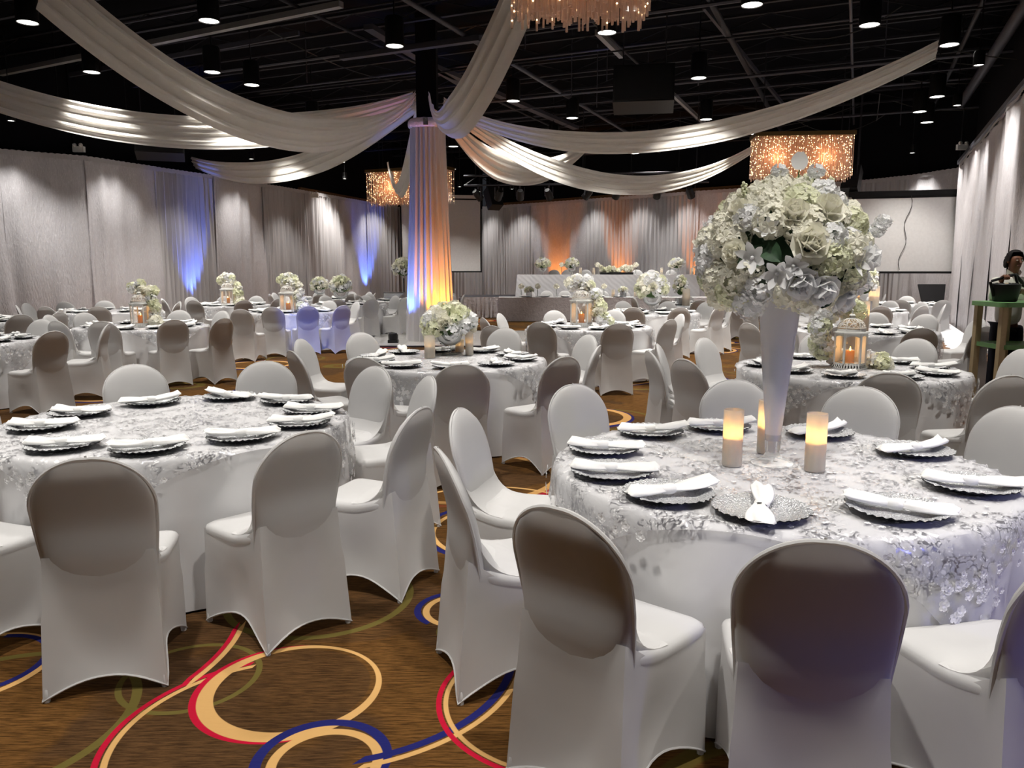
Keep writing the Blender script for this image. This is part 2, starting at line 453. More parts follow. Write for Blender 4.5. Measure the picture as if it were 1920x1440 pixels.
LEFT = [(-15.4, 14.6), (-12.33, 19.11), (-10.92, 20.28), (-9.2, 24.32), (-7.6, 28.8), (-6.15, 33.4), (-5.1, 34.6)]
CORNER = [(-5.1, 34.9), (-1.35, 36.2)]
BACK = [(-1.3, 36.0), (3.06, 32.26), (6.86, 28.95), (11.16, 25.8)]
NOOK = [(11.2, 25.75), (12.25, 24.3), (12.9, 21.9)]
RIGHT = [(12.13, 21.4), (8.18, 12.81), (6.2, 8.4), (5.6, 5.2)]
def offset_line(pts, d):
    out = []
    for i, p in enumerate(pts):
        a = Vector(pts[max(i - 1, 0)]); b = Vector(pts[min(i + 1, len(pts) - 1)]); t = (b - a).normalized()
        n = Vector((-t.y, t.x)); out.append((p[0] + n.x * d, p[1] + n.y * d))
    return out
def wall_from(name, pts, d):
    q = offset_line(pts, d); m = MB()
    for a, b in zip(q[:-1], q[1:]):
        e = (Vector(b) - Vector(a)).normalized() * 0.12
        s = seg_box((a[0] - e.x, a[1] - e.y), (b[0] + e.x, b[1] + e.y), 0, CEIL, 0.2); m.add(s, Matrix())
    return struct(name, m, 'black_paint')
wall_from('wall_left', LEFT, 0.42); wall_from('wall_corner', CORNER, 0.5)
wall_from('wall_back', BACK, 0.42); wall_from('wall_nook', NOOK, 0.42); wall_from('wall_right', RIGHT, 0.42)

# drape panels: every panel hangs by itself
def drape(p0, p1, H, seed, mat, label, group, amp=0.055, waves=None, z0=0.03):
    a, b = Vector((p0[0], p0[1], 0)), Vector((p1[0], p1[1], 0)); d = (b - a).normalized(); a, b = a - d * .05, b + d * .05; d = b - a; L = d.length
    root = thing('drape_panel', label, 'curtain', a, math.atan2(d.y, d.x), group)
    rnd = random.Random(seed); wv = waves or (1.7 if mat == 'drape_satin' else 6.0)
    if mat == 'drape_satin': amp *= .55
    n = int(L * (26 if mat == 'drape_satin' else 36)); w1, w2, w3 = wobble(3, seed), wobble(3, seed + 1), wobble(2, seed + 2)
    rows = []; NZ = 9
    for i in range(NZ + 1):
        z = z0 + (H - z0) * i / NZ; r = []
        for j in range(n + 1):
            x = L * j / n
            ph = 2 * PI * wv * x + 2.2 * w1(x * 2.1)
            k = 0.5 + 0.5 * math.sin(x * 2.3 + seed)
            y = amp * (0.45 + 0.55 * k) * math.sin(ph + 0.5 * w3(x + 0.3 * z)) + 0.05 * w2(x * 1.7) + 0.02 * math.sin(ph * 0.37 + z * 1.3)
            y += 0.05 * (1 - z / H) ** 2 * w1(x * 3)
            r.append((x, y, z))
        rows.append(r)
    MB().grid(rows).build('curtain', mat, root)
    hd = []
    for z in (H - 0.02, H + 0.10):
        hd.append([(L * j / 40, 0.05 * w2(L * j / 40 * 1.7) - 0.03, z + 0.01 * math.sin(j * 2.2)) for j in range(41)])
    MB().grid(hd).grid([[(p[0], p[1] + 0.10, p[2]) for p in r] for r in hd], flip=True).build('header_band', 'drape_sheer', root)
    return root
def run_of(pts, widths, H, seed, where, mats, z0=0.03, amp=0.055):
    segs = []
    for a, b in zip(pts[:-1], pts[1:]):
        L = (Vector(b) - Vector(a)).length; n = max(1, round(L / widths))
        for k in range(n):
            segs.append((Vector(a).lerp(Vector(b), k / n), Vector(a).lerp(Vector(b), (k + 1) / n)))
    words = ['first', 'second', 'third', 'fourth', 'fifth', 'sixth', 'seventh', 'eighth', 'ninth', 'tenth', 'eleventh', 'twelfth', 'thirteenth', 'fourteenth']
    for i, (a, b) in enumerate(segs):
        mt = mats[i % len(mats)]
        look = 'crinkled silver satin' if mt == 'drape_satin' else 'gathered pale grey sheer'
        drape((a.x, a.y), (b.x, b.y), H, seed + i * 5, mt, '%s drape panel, %s from left %s' % (look, words[i], where), 'drape panels ' + where, amp, z0=z0)
run_of(LEFT, 2.4, 4.4, 11, 'along the left wall', ['drape_satin', 'drape_satin', 'drape_satin', 'drape_satin', 'drape_sheer', 'drape_satin', 'drape_sheer', 'drape_sheer', 'drape_satin', 'drape_sheer'])
run_of(CORNER, 2.0, 4.3, 91, 'behind the left screen', ['drape_sheer'])
run_of(BACK, 2.5, 4.4, 131, 'behind the stage', ['drape_sheer', 'drape_satin', 'drape_sheer'])
run_of(NOOK, 2.5, 4.4, 191, 'behind the right screen', ['drape_sheer', 'drape_satin'], 0.03, 0.04)
run_of(RIGHT, 2.4, 4.4, 231, 'along the right wall', ['drape_satin'], 0.03, 0.04)

# timber rail along the top of the back drapes
for i, (pts, d) in enumerate(((BACK, 0.2), (LEFT[4:], 0.2))):
    q = offset_line(pts, d); m = MB()
    for a, b in zip(q[:-1], q[1:]): m.add(seg_box(a, b, 4.42, 4.62, 0.12), Matrix())
    struct('trim_%d' % (i + 1), m, 'wood_edge')
q = offset_line(RIGHT, -0.06); m = MB()
for a, b in zip(q[:-1], q[1:]): m.add(seg_box(a, b, 4.44, 4.54, 0.06), Matrix())
struct('trim_3', m, 'pipe_grey')

# ceiling steel: each member is a piece of the ceiling
def along(c0, dirv, s0, s1, z): 
    a, b = c0 + dirv * s0, c0 + dirv * s1
    return (a.x, a.y, z), (b.x, b.y, z)
rc = random.Random(5)
for k in range(18):                                   # joists across
    c0 = UDIR * (9.0 + k * 1.75)
    for ds in (0,):
        a, b = along(c0, VDIR, -20, 20, 0)
        m = MB()
        for zz, hh in ((6.95, 0.05), (6.62, 0.05)): m.add(seg_box(a, b, zz - hh / 2, zz + hh / 2, 0.09), Matrix())
        n = 40; pa, pb = Vector(a), Vector(b)
        for j in range(n):
            p = pa.lerp(pb, j / n); q2 = pa.lerp(pb, (j + 1) / n)
            m.tube([(p.x, p.y, 6.64 if j % 2 else 6.93), (q2.x, q2.y, 6.93 if j % 2 else 6.64)], 0.012, 4, False)
        m.build('steel_joist', 'pipe_dark', ceiling, False)
for k, (u, z, r, mt) in enumerate(((-9.5, 6.3, 0.035, 'pipe_dark'), (-7.2, 6.1, 0.05, 'pipe_grey'), (-5, 6.4, 0.03, 'pipe_dark'), (-2.6, 6.2, 0.06, 'pipe_dark'), (-0.4, 6.35, 0.03, 'pipe_grey'), (1.7, 6.2, 0.045, 'pipe_dark'), (3.6, 6.3, 0.03, 'pipe_grey'), (5.6, 6.35, 0.03, 'pipe_dark'))):
    a, b = along(VDIR * u, UDIR, 6, 34, z); MB().tube([a, b], r, 8).build('pipe', mt, ceiling)
for k in range(15):
    a, b = along(UDIR * (9.4 + k * 1.6 + rc.uniform(-.4, .4)), VDIR, -14, 10, 6.1 + rc.uniform(-.1, .4))
    MB().tube([a, b], rc.choice((0.018, 0.025, 0.035)), 6).build('conduit', rc.choice(('pipe_grey', 'pipe_dark', 'pipe_grey')), ceiling)
# long ducts and strips, the paler grey painted in where light catches them
a, b = atY(1775, 0, 11.3), atY(1700, 322, 24); a.z = b.z = 6.0
MB().tube([(7.0, 10.0, 6.0), (12.0, 21.4, 6.0)], 0.11, 12).build('duct', 'pipe_grey', ceiling)
MB().tube([(7.7, 10.4, 6.2), (12.6, 21.4, 6.2)], 0.05, 8).build('pipe', 'duct_lit_grey', ceiling)
for (x0, y0), (x1, y1), zz, wd in (((0, 138), (640, 8), 6.2, 0.12), ((70, 152), (560, 62), 6.5, 0.06), ((640, 108), (900, 72), 6.0, 0.14), ((690, 50), (870, 160), 6.3, 0.2), ((800, 120), (1080, 240), 6.3, 0.22), ((1320, 12), (1480, 210), 6.4, 0.06), ((1120, 60), (1165, 105), 6.2, 0.10), ((1260, 175), (1330, 240), 6.2, 0.08)):
    pa, pb = at(x0, y0, zz), at(x1, y1, zz)
    m = seg_box(pa, pb, zz - 0.05, zz + 0.05, wd); m.build('tray_rail', 'duct_lit_grey' if wd in (0.10, 0.12, 0.08) else 'pipe_grey', ceiling, False)
for k in range(26):                                   # drooping cables
    p = UDIR * rc.uniform(10, 28) + VDIR * rc.uniform(-13, 8); d = (UDIR if rc.random() < .4 else VDIR) * rc.uniform(2, 6)
    z = rc.uniform(5.9, 6.5); s = rc.uniform(.1, .5)
    MB().tube([(p.x + d.x * t / 8, p.y + d.y * t / 8, z - s * 4 * (t / 8) * (1 - t / 8)) for t in range(9)], 0.012, 5).build('cable', 'cord_grey', ceiling)
for k in range(22):
    p = UDIR * rc.uniform(11, 28) + VDIR * rc.uniform(-12, 8); z = rc.uniform(5.4, 6.0)
    MB().tube([(p.x, p.y, z), (p.x, p.y, CEIL)], 0.012, 5).build('hanger_rod', 'pipe_grey', ceiling)

# ------------------------------------------------------------------ pendant lights (the room's lamps, plus added ones further back)
def make_pendant():
    o = thing('pendant_light', '', '')
    MB().lathe([(0.0, 0.5), (0.15, 0.5), (0.17, 0.47), (0.17, 0.0), (0.155, 0.0), (0.15, 0.03)], 20).build('housing', 'black_plastic', o)
    MB().fan([(0.152 * math.cos(2 * PI * j / 20), 0.152 * math.sin(2 * PI * j / 20), 0.012) for j in range(20)], (0, 0, 0.0), True).build('lens', 'lens_glow', o)
    MB().tube([(0, 0, 0.5), (0, 0, CEIL - PENDANT_Z)], 0.014, 6).build('drop_rod', 'black_plastic', o)
    lamp('bulb', 'SPOT', (0, 0, -0.03), PENDANT_POWER, WARM, o, 0.14, (0, 0, -5), 86, 0.6)
    return o
PEND = Proto(make_pendant)
PX = [(398, 136, 'above the two crossing swags'), (740, 87, 'left of the black column top'), (1185, 17, 'right of the top chandelier'), (1310, 147, 'beside the black loudspeaker'), (1780, 85, 'beside the right swag tip'),
      (1757, 182, 'second down the right duct'), (962, 190, 'below the upright swag'), (1738, 230, 'third down the right duct'), (52, 43, 'in the top left corner'), (172, 136, 'left of the long swag'),
      (472, 160, 'right of the long swag'), (850, 275, 'right of the draped column'), (392, 40, 'above the long swag'), (1410, 10, 'at the top edge, right of centre'), (1138, 62, 'by the lit strip below the top chandelier'), (1190, 288, 'behind the thin right swags')]
for x, y, wd in PX:
    p = at(x, y, PENDANT_Z)
    PEND.place(p, 0, 'black cylinder pendant light with glowing white lens ' + wd, 'pendant light', 'black pendant downlights')
OVER = ['the gap right of the bare front-left table', 'the tall vase', 'the left edge table', 'the pillar candle table', 'the candle bowl table', 'the garlanded lantern table', 'the far left edge', 'the front chairs', 'the front-left chairs', 'the front right chairs', 'the left end of the room', 'the carpet in front of the bare table']
for i, (x, y) in enumerate(((-1.6, 6.3), (2.1, 6.0), (-5.6, 7.4), (4.6, 8.6), (0.4, 9.6), (-3.6, 10.4), (-9.2, 9.2), (1.0, 1.15), (-4.7, 4.0), (3.9, 2.6), (-7.4, 3.4), (-1.9, 2.15))):
    PEND.place((x, y, PENDANT_Z), 0, 'black pendant light above the frame, hanging over ' + OVER[i], 'pendant light', 'pendants over the front tables')

DEEP_FILL = [((-5.4, 21.6), 'deep in the room left of the column'), ((-8.2, 20.2), 'over the back tables by the left drapes'), ((-4.6, 25.4), 'behind the left chandelier'), ((-6.4, 29.6), 'by the far left drapes'), ((1.6, 21.2), 'over the left end of the lower head table'),  # pendants added to brighten the dark stage, far tables and screens
        ((5.2, 21.4), 'over the right end of the lower head table'), ((1.3, 25.0), 'over the left end of the stage'), ((4.4, 24.8), 'over the right end of the stage'), ((7.2, 23.6), 'behind the amber right chandelier'), ((5.9, 13.4), 'over the pillar candle table'), ((-2.4, 31.6), 'in front of the left screen'), ((10.4, 20.4), 'in front of the right screen')]
for (x, y), wd in DEEP_FILL:
    PEND.place((x, y, PENDANT_Z), 0, 'added black pendant light with white lens ' + wd, 'pendant light', 'black pendant downlights')

def make_washer():
    o = thing('wall_washer', '', '')
    MB().lathe([(0.0, 0.24), (0.07, 0.24), (0.09, 0.2), (0.09, 0.0), (0.075, 0.0)], 14).build('housing', 'black_plastic', o)
    MB().fan([(0.078 * math.cos(2 * PI * j / 14), 0.078 * math.sin(2 * PI * j / 14), 0.012) for j in range(14)], (0, 0, 0.005), True).build('lens', 'lens_glow', o)
    MB().tube([(0, 0, 0.24), (0, 0, CEIL - 5.05)], 0.01, 5).build('drop_rod', 'black_plastic', o)
    lamp('bulb', 'SPOT', (0, 0, -0.02), 240.0, (1.0, 0.97, 0.92), o, 0.06, (0, 0, -5), 84, 0.9)
    return o
WASH = Proto(make_washer)
def wash_at(line, px, H, d, wd):
    best = None
    for a, b in zip(line[:-1], line[1:]):
        for k in range(41):
            p = Vector(a).lerp(Vector(b), k / 40); x = 960 + F * p.x / (p.y * math.cos(TH) - (H - CH) * math.sin(TH))
            t = (Vector(b) - Vector(a)).normalized(); n = Vector((t.y, -t.x))
            if best is None or abs(x - px) < best[0]: best = (abs(x - px), p + n * d)
    p = best[1]
    WASH.place((p.x, p.y, 5.05), 0, 'small black spotlight washing the %s' % wd, 'spotlight', 'spotlights over the drapes')
for px, wd in ((15, 'leftmost grey drape'), (205, 'crinkled drape left of the blue uplight'), (435, 'drape right of the blue uplight'), (612, 'drape behind the lantern tables'), (697, 'drape beside the left screen')): wash_at(LEFT, px, 4.4, 0.8, wd)
for px, wd in ((925, 'drape right of the left screen, added fill'), (985, 'drape at the left end of the stage'), (1118, 'drape between the two orange glows'), (1205, 'drape right of the second orange glow'), (1290, 'drape left of the bouquet')): wash_at(BACK, px, 4.4, 0.85, wd)  # the first is an added lamp for the dim end of the drape
wash_at(CORNER, 830, 4.4, 2.9, 'left projection screen, added fill')  # lamp added only to lift the dim screen
for px, wd in ((100, 'second grey drape from the left edge, added fill'), (320, 'drape just left of the blue uplight, added fill'), (520, 'drape behind the back table, added fill')): wash_at(LEFT, px, 4.4, 1.3, wd)  # second row, added to brighten the left drapes
for px, wd in ((1735, 'drape above the right screen'),): wash_at(NOOK, px, 4.4, 0.55, wd)
for px, wd in ((1850, 'right wall drape near the corner'), (1905, 'right wall drape above the person')): wash_at(RIGHT, px, 4.4, 0.6, wd)

# coloured uplights standing on the floor
def uplight(loc, target, color, power, label, spot=55, size=0.05):
    o = thing('uplight', label, 'uplight', loc)
    MB().box((0, 0, 0.03), (0.22, 0.18, 0.06)).build('base', 'black_plastic', o, False)
    MB().lathe([(0.0, 0.06), (0.085, 0.06), (0.09, 0.09), (0.09, 0.2), (0.08, 0.21), (0.0, 0.2)], 14).build('can', 'black_plastic', o)
    for s in (-1, 1): MB().box((s * 0.1, 0, 0.10), (0.012, 0.03, 0.16)).build('bracket', 'black_plastic', o, False)
    lamp('led', 'SPOT', (0, 0, 0.24), power, color, o, size, Vector(target) - Vector(loc), spot, 0.6)
    return o
def near_wall(px, line, d):
    best = None
    for a, b in zip(line[:-1], line[1:]):
        for k in range(61):
            p = Vector(a).lerp(Vector(b), k / 60); x = 960 + F * p.x / (p.y * math.cos(TH) + 1.0 * math.sin(TH))
            t = (Vector(b) - Vector(a)).normalized(); n = Vector((t.y, -t.x))
            if best is None or abs(x - px) < best[0]: best = (abs(x - px), p, p + n * d)
    return best[1], best[2]
BLUE = (0.10, 0.20, 1.0); ORANGE = (1.0, 0.27, 0.015)
for px, line, colr, pw, wd, d in ((360, LEFT, BLUE, 420, 'blue uplight at the left drapes behind the back tables', 0.45), (686, LEFT, BLUE, 520, 'blue uplight at the drapes left of the draped column', 0.45),
                               (1046, BACK, ORANGE, 300, 'orange uplight behind the left half of the stage', 0.5), (1168, BACK, ORANGE, 340, 'orange uplight behind the middle of the stage', 0.5), (1312, BACK, ORANGE, 280, 'orange uplight behind the stage near the bouquet', 0.5)):
    wp, lp = near_wall(px, line, d)
    uplight((lp.x, lp.y, 0), (wp.x, wp.y, 2.6), colr, pw, wd, 44)

# ------------------------------------------------------------------ column, swags
COLX, COLY = -1.86, 17.6
colm = thing('column', 'tall square column wrapped in white drape with silver tie band', 'column', (COLX, COLY, 0))
MB().box((0, 0, CEIL / 2 + .02), (0.44, 0.44, CEIL - .06)).build('shaft', 'black_paint', colm, False)
rows = []; wq = wobble(3, 77)
for i in range(15):
    z = 0.03 + 4.72 * i / 14; t = i / 14; r = []
    rr = 0.36 + 0.17 * (1 - t) ** 1.3
    for j in range(120):
        a = 2 * PI * j / 120; sq = 1 / max(abs(math.cos(a)), abs(math.sin(a))) ** 0.25
        q = rr * sq + (0.022 + 0.02 * (1 - t)) * math.sin(a * 22 + 1.5 * wq(a * 2)) + 0.02 * wq(a * 3 + t)
        r.append((q * math.cos(a), q * math.sin(a), z))
    rows.append(r)
MB().grid(rows, cu=True).build('drape', 'column_drape', colm)
for z, rr in ((4.83, 0.40), (4.72, 0.385)):
    pass
rows = []
for i in range(7):
    ph = PI * i / 6
    rows.append([((0.37 + 0.06 * math.sin(ph) + 0.012 * math.sin(a * 14)) * math.cos(a), (0.37 + 0.06 * math.sin(ph) + 0.012 * math.sin(a * 14)) * math.sin(a), 4.78 - 0.1 * math.cos(ph)) for a in [2 * PI * j / 70 for j in range(70)]])
MB().grid(rows, cu=True).build('tie_band', 'crinkle_satin', colm)
MB().box((0, -0.42, 4.78), (0.1, 0.04, 0.15)).build('buckle', 'mirror_box', colm, False)
uplight((COLX - 0.75, COLY - 0.75, 0.032), (COLX - 0.1, COLY - 0.1, 2.4), BLUE, 230, 'blue uplight at the foot of the draped column', 60)
uplight((COLX + 0.42, COLY - 1.0, 0.032), (COLX + 0.12, COLY - 0.1, 1.9), ORANGE, 250, 'orange uplight at the right foot of the draped column', 60)
o = thing('stage_light', 'black ceiling spotlight throwing blue on the chair backs left of the column', 'stage light', (-3.4, 9.0, 6.0))
m = MB(); m.add(MB().lathe([(0, .2), (.08, .2), (.11, .12), (.12, -.16), (.10, -.16), (.095, -.1), (0, -.08)], 14), Matrix.Rotation(R(-50), 4, 'X')); m.build('can', 'black_plastic', o)
MB().tube([(0, 0, .1), (0, 0, CEIL - 6.0)], .015, 6).build('hanger', 'black_plastic', o)
lamp('led', 'SPOT', (0, .18, -.18), 900, BLUE, o, .05, Vector((-3.7, 14.9, .6)) - Vector((-3.4, 9.0, 6.0)), 13, .5)

def swag(p0, p1, sag, wmid, w0, w1, label, seed, lowt=0.5, tilt=0.6, end_tail=0.0):
    p0, p1 = Vector(p0), Vector(p1); N = 36; K = 34; wv = wobble(3, seed); rows = []
    hd = Vector((p1.x - p0.x, p1.y - p0.y, 0)).normalized(); side = Vector((hd.y, -hd.x, 0))
    e = math.log(0.5) / math.log(lowt)
    if side.dot(Vector(((p0.x + p1.x) / 2, (p0.y + p1.y) / 2, 0))) > 0: side = -side
    for i in range(N + 1):
        t = i / N; tt = t ** e
        c = p0.lerp(p1, t); c.z -= sag * 4 * tt * (1 - tt)
        W = w0 * (1 - smooth01(t / 0.35)) + wmid * smooth01(t / 0.35) if t < 0.5 else wmid * (1 - smooth01((t - 0.6) / 0.4)) + w1 * smooth01((t - 0.6) / 0.4)
        r = []
        for j in range(K + 1):
            s = j / K - 0.5; a = s * 2.0
            off = side * (W * (0.42 * math.cos(a * 1.1) - 0.2) * (1 - tilt) + s * W * 0.55 * tilt) + Vector((0, 0, 1)) * (s * W * (0.9 - 0.25 * tilt))
            fold = (0.05 * W) * math.sin(s * 2 * PI * 3.4 + 1.2 * wv(s * 6 + t * 2) + seed) + 0.012 * W * math.sin(s * 2 * PI * 9 + seed + t * 3)
            off += side * fold
            r.append(c + off)
        rows.append(r)
    o = MB().grid(rows).build('ceiling_swag', 'chiffon'); 
    return tag(o, label, 'drapery', 'white swags radiating from the column')
HUB = Vector((COLX, COLY - 0.1, 5.3))
def hub(dx, dy, dz=0): return HUB + Vector((dx, dy, dz))
E1 = at(118, -8, 6.1)
swag(hub(-.25, -.2), at(70, -36, 5.9), 1.35, 0.85, 0.35, 0.95, 'long white swag sweeping from column to top left corner of ceiling', 3, 0.46)
swag(hub(-.3, 0), at(-120, 138, 5.5), .92, 0.85, 0.4, 0.85, 'white swag sweeping from column past the left edge', 5, 0.5)
swag(hub(-.2, .25), at(318, 284, 5.3), 1.05, 0.75, 0.4, 0.35, 'white swag hanging low behind, ending above the left drapes', 7, 0.5)
swag(hub(.15, -.3, -0.1), at(990, -40, 6.3), 0.9, 0.95, 0.5, 0.9, 'white swag rising steeply from column towards the top chandelier', 9, 0.34)
swag(hub(.3, .2, -0.1), at(1112, 262, 5.4), 1.2, 0.85, 0.4, 0.5, 'short white swag dipping right behind the column', 13, 0.45)
swag(hub(.35, .1, -0.1), at(1440, 260, 5.3), 1.5, 0.62, 0.3, 0.35, 'white swag running from column to the right chandelier', 15, 0.5)
swag(hub(.4, -.1, -0.1), at(1757, 93, 5.7), 1.2, 0.55, 0.3, 0.42, 'long white swag rising to a tip by the right duct', 17, 0.46)
swag(hub(-.1, .3), (-4.0, 26.0, 4.95), 1.15, 0.55, 0.5, 0.5, 'white swag drooping in front of the left chandelier', 19, 0.62)

# ------------------------------------------------------------------ chandeliers
def chandelier(c, L, W, zt, zb, rz, label, ns, nw, power):
    o = thing('chandelier', label, 'chandelier', (c[0], c[1], zb), rz)
    h = zt - zb; rn = random.Random(int(c[0] * 100))
    MB().box((0, 0, h + 0.05), (L, W, 0.10)).build('frame', 'brass', o, False)
    for sx in (-.4, .4): MB().tube([(sx * L, 0, h + 0.1), (sx * L, 0, CEIL - zb)], 0.015, 5).build('hanger', 'pipe_dark', o)
    st = MB(); bd = MB()
    for i in range(ns):
        for j in range(nw):
            x = (i + 0.5) / ns * L - L / 2 + rn.uniform(-.01, .01); y = (j + 0.5) / nw * W - W / 2 + rn.uniform(-.02, .02)
            lo = rn.uniform(0.0, 0.14)
            st.box((x, y, (h + lo) / 2), (0.018, 0.018, h - lo), rn.uniform(0, 1.5))
            if j < 2 or j == nw - 1 or i in (0, ns - 1):
                for k in range(6):
                    z = rn.uniform(lo + 0.03, h); b = 0.009
                    e = [(x + b, y - .012, z), (x, y - .012 - b, z), (x - b, y - .012, z), (x, y - .012 + b, z)]
                    bd.fan(e, (x, y - .012, z + b)); bd.fan(e, (x, y - .012, z - b), True)
    st.build('crystal_strands', 'crystal_amber', o, False, 'stuff')
    bd.build('light_beads', 'bead_light', o, False, 'stuff')
    for sx in ((-.25, .25) if L > 2 else (0,)):
        lamp('bulb', 'POINT', (sx * L, 0, h * 0.55), power, (1.0, 0.50, 0.24), o, 0.12)
    return o
chandelier((7.28, 20.0), 2.4, 0.8, 4.9, 3.82, -R(6), 'rectangular crystal chandelier glowing amber above the tall bouquet', 46, 6, 7.5)
chandelier((-3.55, 27.4), 3.1, 0.9, 4.98, 3.85, -R(24), 'rectangular crystal chandelier glowing amber behind the draped column', 50, 6, 9)
chandelier((0.62, 7.5), 1.25, 0.7, 4.95, 3.86, R(3), 'crystal rod chandelier cropped by the top edge', 26, 9, 1.8)

# ------------------------------------------------------------------ screens
def screen(a, b, z0, z1, label, pull=None, cord=None):
    a, b = Vector((a[0], a[1], 0)), Vector((b[0], b[1], 0)); d = b - a; L = d.length
    o = thing('projection_screen', label, 'screen', (a.x, a.y, 0), math.atan2(d.y, d.x))
    MB().box((L / 2, 0, (z0 + z1) / 2), (L - 0.10, 0.02, z1 - z0 - 0.08)).build('fabric', 'screen_white', o, False)
    bw = 0.06
    for nm, c, s in (('border', (L / 2, -0.015, z0 + bw / 2), (L, 0.03, bw)), ('border', (L / 2, -0.015, z1 - bw / 2), (L, 0.03, bw)), ('border', (bw / 2, -0.015, (z0 + z1) / 2), (bw, 0.03, z1 - z0)), ('border', (L - bw / 2, -0.015, (z0 + z1) / 2), (bw, 0.03, z1 - z0))):
        MB().box(c, s).build(nm, 'screen_black', o, False)
    MB().box((L / 2, 0, z1 + 0.07), (L + 0.16, 0.14, 0.14)).build('roller_case', 'white_metal' if pull else 'screen_black', o, False)
    for x in (0.1, L - 0.1): MB().tube([(x, 0, z1 + 0.1), (x, 0, CEIL)], 0.012, 5).build('hanger', 'pipe_dark', o)
    if cord:
        MB().tube([(L * 0.55 + 0.06 * math.sin(k * 0.9) - 0.012 * k, -0.05, z1 - (z1 - z0 - 0.1) * k / 14) for k in range(15)], 0.009, 5).build('pull_cord', 'cord_grey', o)
    return o
pa, pb = atY(750, 400, 34.0), atY(903, 400, 34.6)
screen((pa.x, pa.y), (pb.x, pb.y), 1.52, 4.72, 'white projection screen hanging behind the draped column', True)
pa, pb = atY(1595, 400, 22.3), atY(1799, 400, 21.55)
screen((pa.x, pa.y), (pb.x, pb.y), 1.52, 3.66, 'white projection screen with black border behind the bouquet', None, True)

# ------------------------------------------------------------------ hung loudspeakers and stage lights
def speaker(loc, size, rz, tilt, label):
    o = thing('loudspeaker', label, 'loudspeaker', loc, rz)
    w_, d_, h_ = size; mt = Matrix.Rotation(tilt, 3, 'X')
    m = MB(); m.box((0, 0, 0), size, mat=mt); m.build('cabinet', 'black_plastic', o, False)
    g = mt @ Vector((0, -d_ / 2 - 0.01, 0)); MB().box(g, (w_ * .94, 0.02, h_ * .9), mat=mt).build('grille', 'speaker_grille', o, False)
    for s in (-1, 1): MB().tube([(s * w_ * .35, 0, h_ * .45), (s * w_ * .35, 0, CEIL - loc[2])], 0.012, 5).build('hanger', 'pipe_dark', o)
    return o
p = atY(1207, 168, 15.5); speaker(p, (1.15, .6, .72), R(-10), R(-12), 'wide black loudspeaker hung under the ceiling right of centre')
p = atY(1597, 338, 22.5); speaker(p, (.45, .4, .75), R(-35), R(-28), 'black loudspeaker hung beside the amber chandelier')
p = atY(925, 372, 30.0); speaker(p, (.5, .4, .8), R(30), R(-28), 'black loudspeaker hung right of the left screen')
p = atY(300, 278, 21.5); speaker(p, (1.2, .5, .5), R(20), R(-20), 'black loudspeaker hung above the left drapes')
tr = thing('lighting_truss', 'black lighting truss hanging in front of the stage drapes', 'truss')
A, B = atY(870, 330, 25.5), atY(1330, 322, 24.0)
for dz in (0, -0.3): MB().tube([A + Vector((0, 0, dz)), B + Vector((0, 0, dz))], 0.03, 8).build('chord', 'pipe_grey', tr)
for k in range(16):
    a, b = A.lerp(B, k / 16), A.lerp(B, (k + 1) / 16)
    MB().tube([a if k % 2 else a - Vector((0, 0, .3)), b - Vector((0, 0, .3)) if k % 2 else b], 0.012, 5).build('web', 'pipe_dark', tr)
for t in (0.05, .5, .95):
    a = A.lerp(B, t); MB().tube([a, (a.x, a.y, CEIL)], 0.015, 5).build('hanger', 'pipe_dark', tr)
def make_par():
    o = thing('stage_light', '', '')
    mt = Matrix.Rotation(R(50), 4, 'X')
    m = MB(); m.add(MB().lathe([(0, .2), (.08, .2), (.11, .12), (.12, -.16), (.10, -.16), (.095, -.1), (0, -.08)], 14), mt); m.build('can', 'black_plastic', o)
    for s in (-1, 1): MB().box((s * .135, 0, .1), (.015, .04, .28)).build('yoke', 'pipe_grey', o, False)
    MB().tube([(0, 0, .22), (0, 0, .34)], .03, 8).build('clamp', 'pipe_grey', o)
    return o
PAR = Proto(make_par)
for i, (t, nm) in enumerate(((.06, 'first from the left'), (.15, 'second from the left'), (.24, 'third from the left'), (.36, 'fourth from the left'), (.52, 'fifth from the left'), (.64, 'third from the right'), (.80, 'second from the right'), (.93, 'first from the right'))):
    a = A.lerp(B, t); PAR.place((a.x, a.y, a.z - .62), R(i * 67 % 90 - 45), 'black stage light on the truss, %s' % nm, 'stage light', 'stage lights on the truss')
def exit_light(px, py, Y, label):
    p = atY(px, py, Y); o = thing('emergency_light', label, 'emergency light', p)
    MB().box((0, 0, 0), (.28, .1, .14)).build('case', 'white_metal', o, False)
    for s in (-1, 1): MB().blob((s * .08, -.05, .1), (.05, .05, .05), 10, 6).build('lamp_head', 'white_metal', o)
exit_light(148, 280, 20.3, 'small white emergency light above the left drapes')
exit_light(1804, 276, 21.3, 'small white emergency light at the right wall corner')
exit_light(590, 367, 28.9, 'flat white projector box clipped on the left drape rail')

# ------------------------------------------------------------------ dance floor and stage
dfl = thing('dance_floor', 'low pale glossy dance floor around the foot of the column', 'dance floor', (0, 0, 0))
me = MB().box((0, 0, 0.017), (0.994, 0.994, 0.026)).mesh('floor_panel', 'marble_panel', False)
for i in range(5):
    for j in range(4):
        link('floor_panel', me, dfl, loc=(-3.3 + i + 0.5, 16.2 + j + .5, 0.002))
def edge(c, s): MB().box(c, s).build('edge_trim', 'pipe_grey', dfl, False)
edge((-.8, 16.14, .018), (5.2, .1, .032)); edge((-.8, 20.26, .018), (5.2, .1, .032)); edge((-3.36, 18.2, .018), (.1, 4, .032)); edge((1.76, 18.2, .018), (.1, 4, .032))

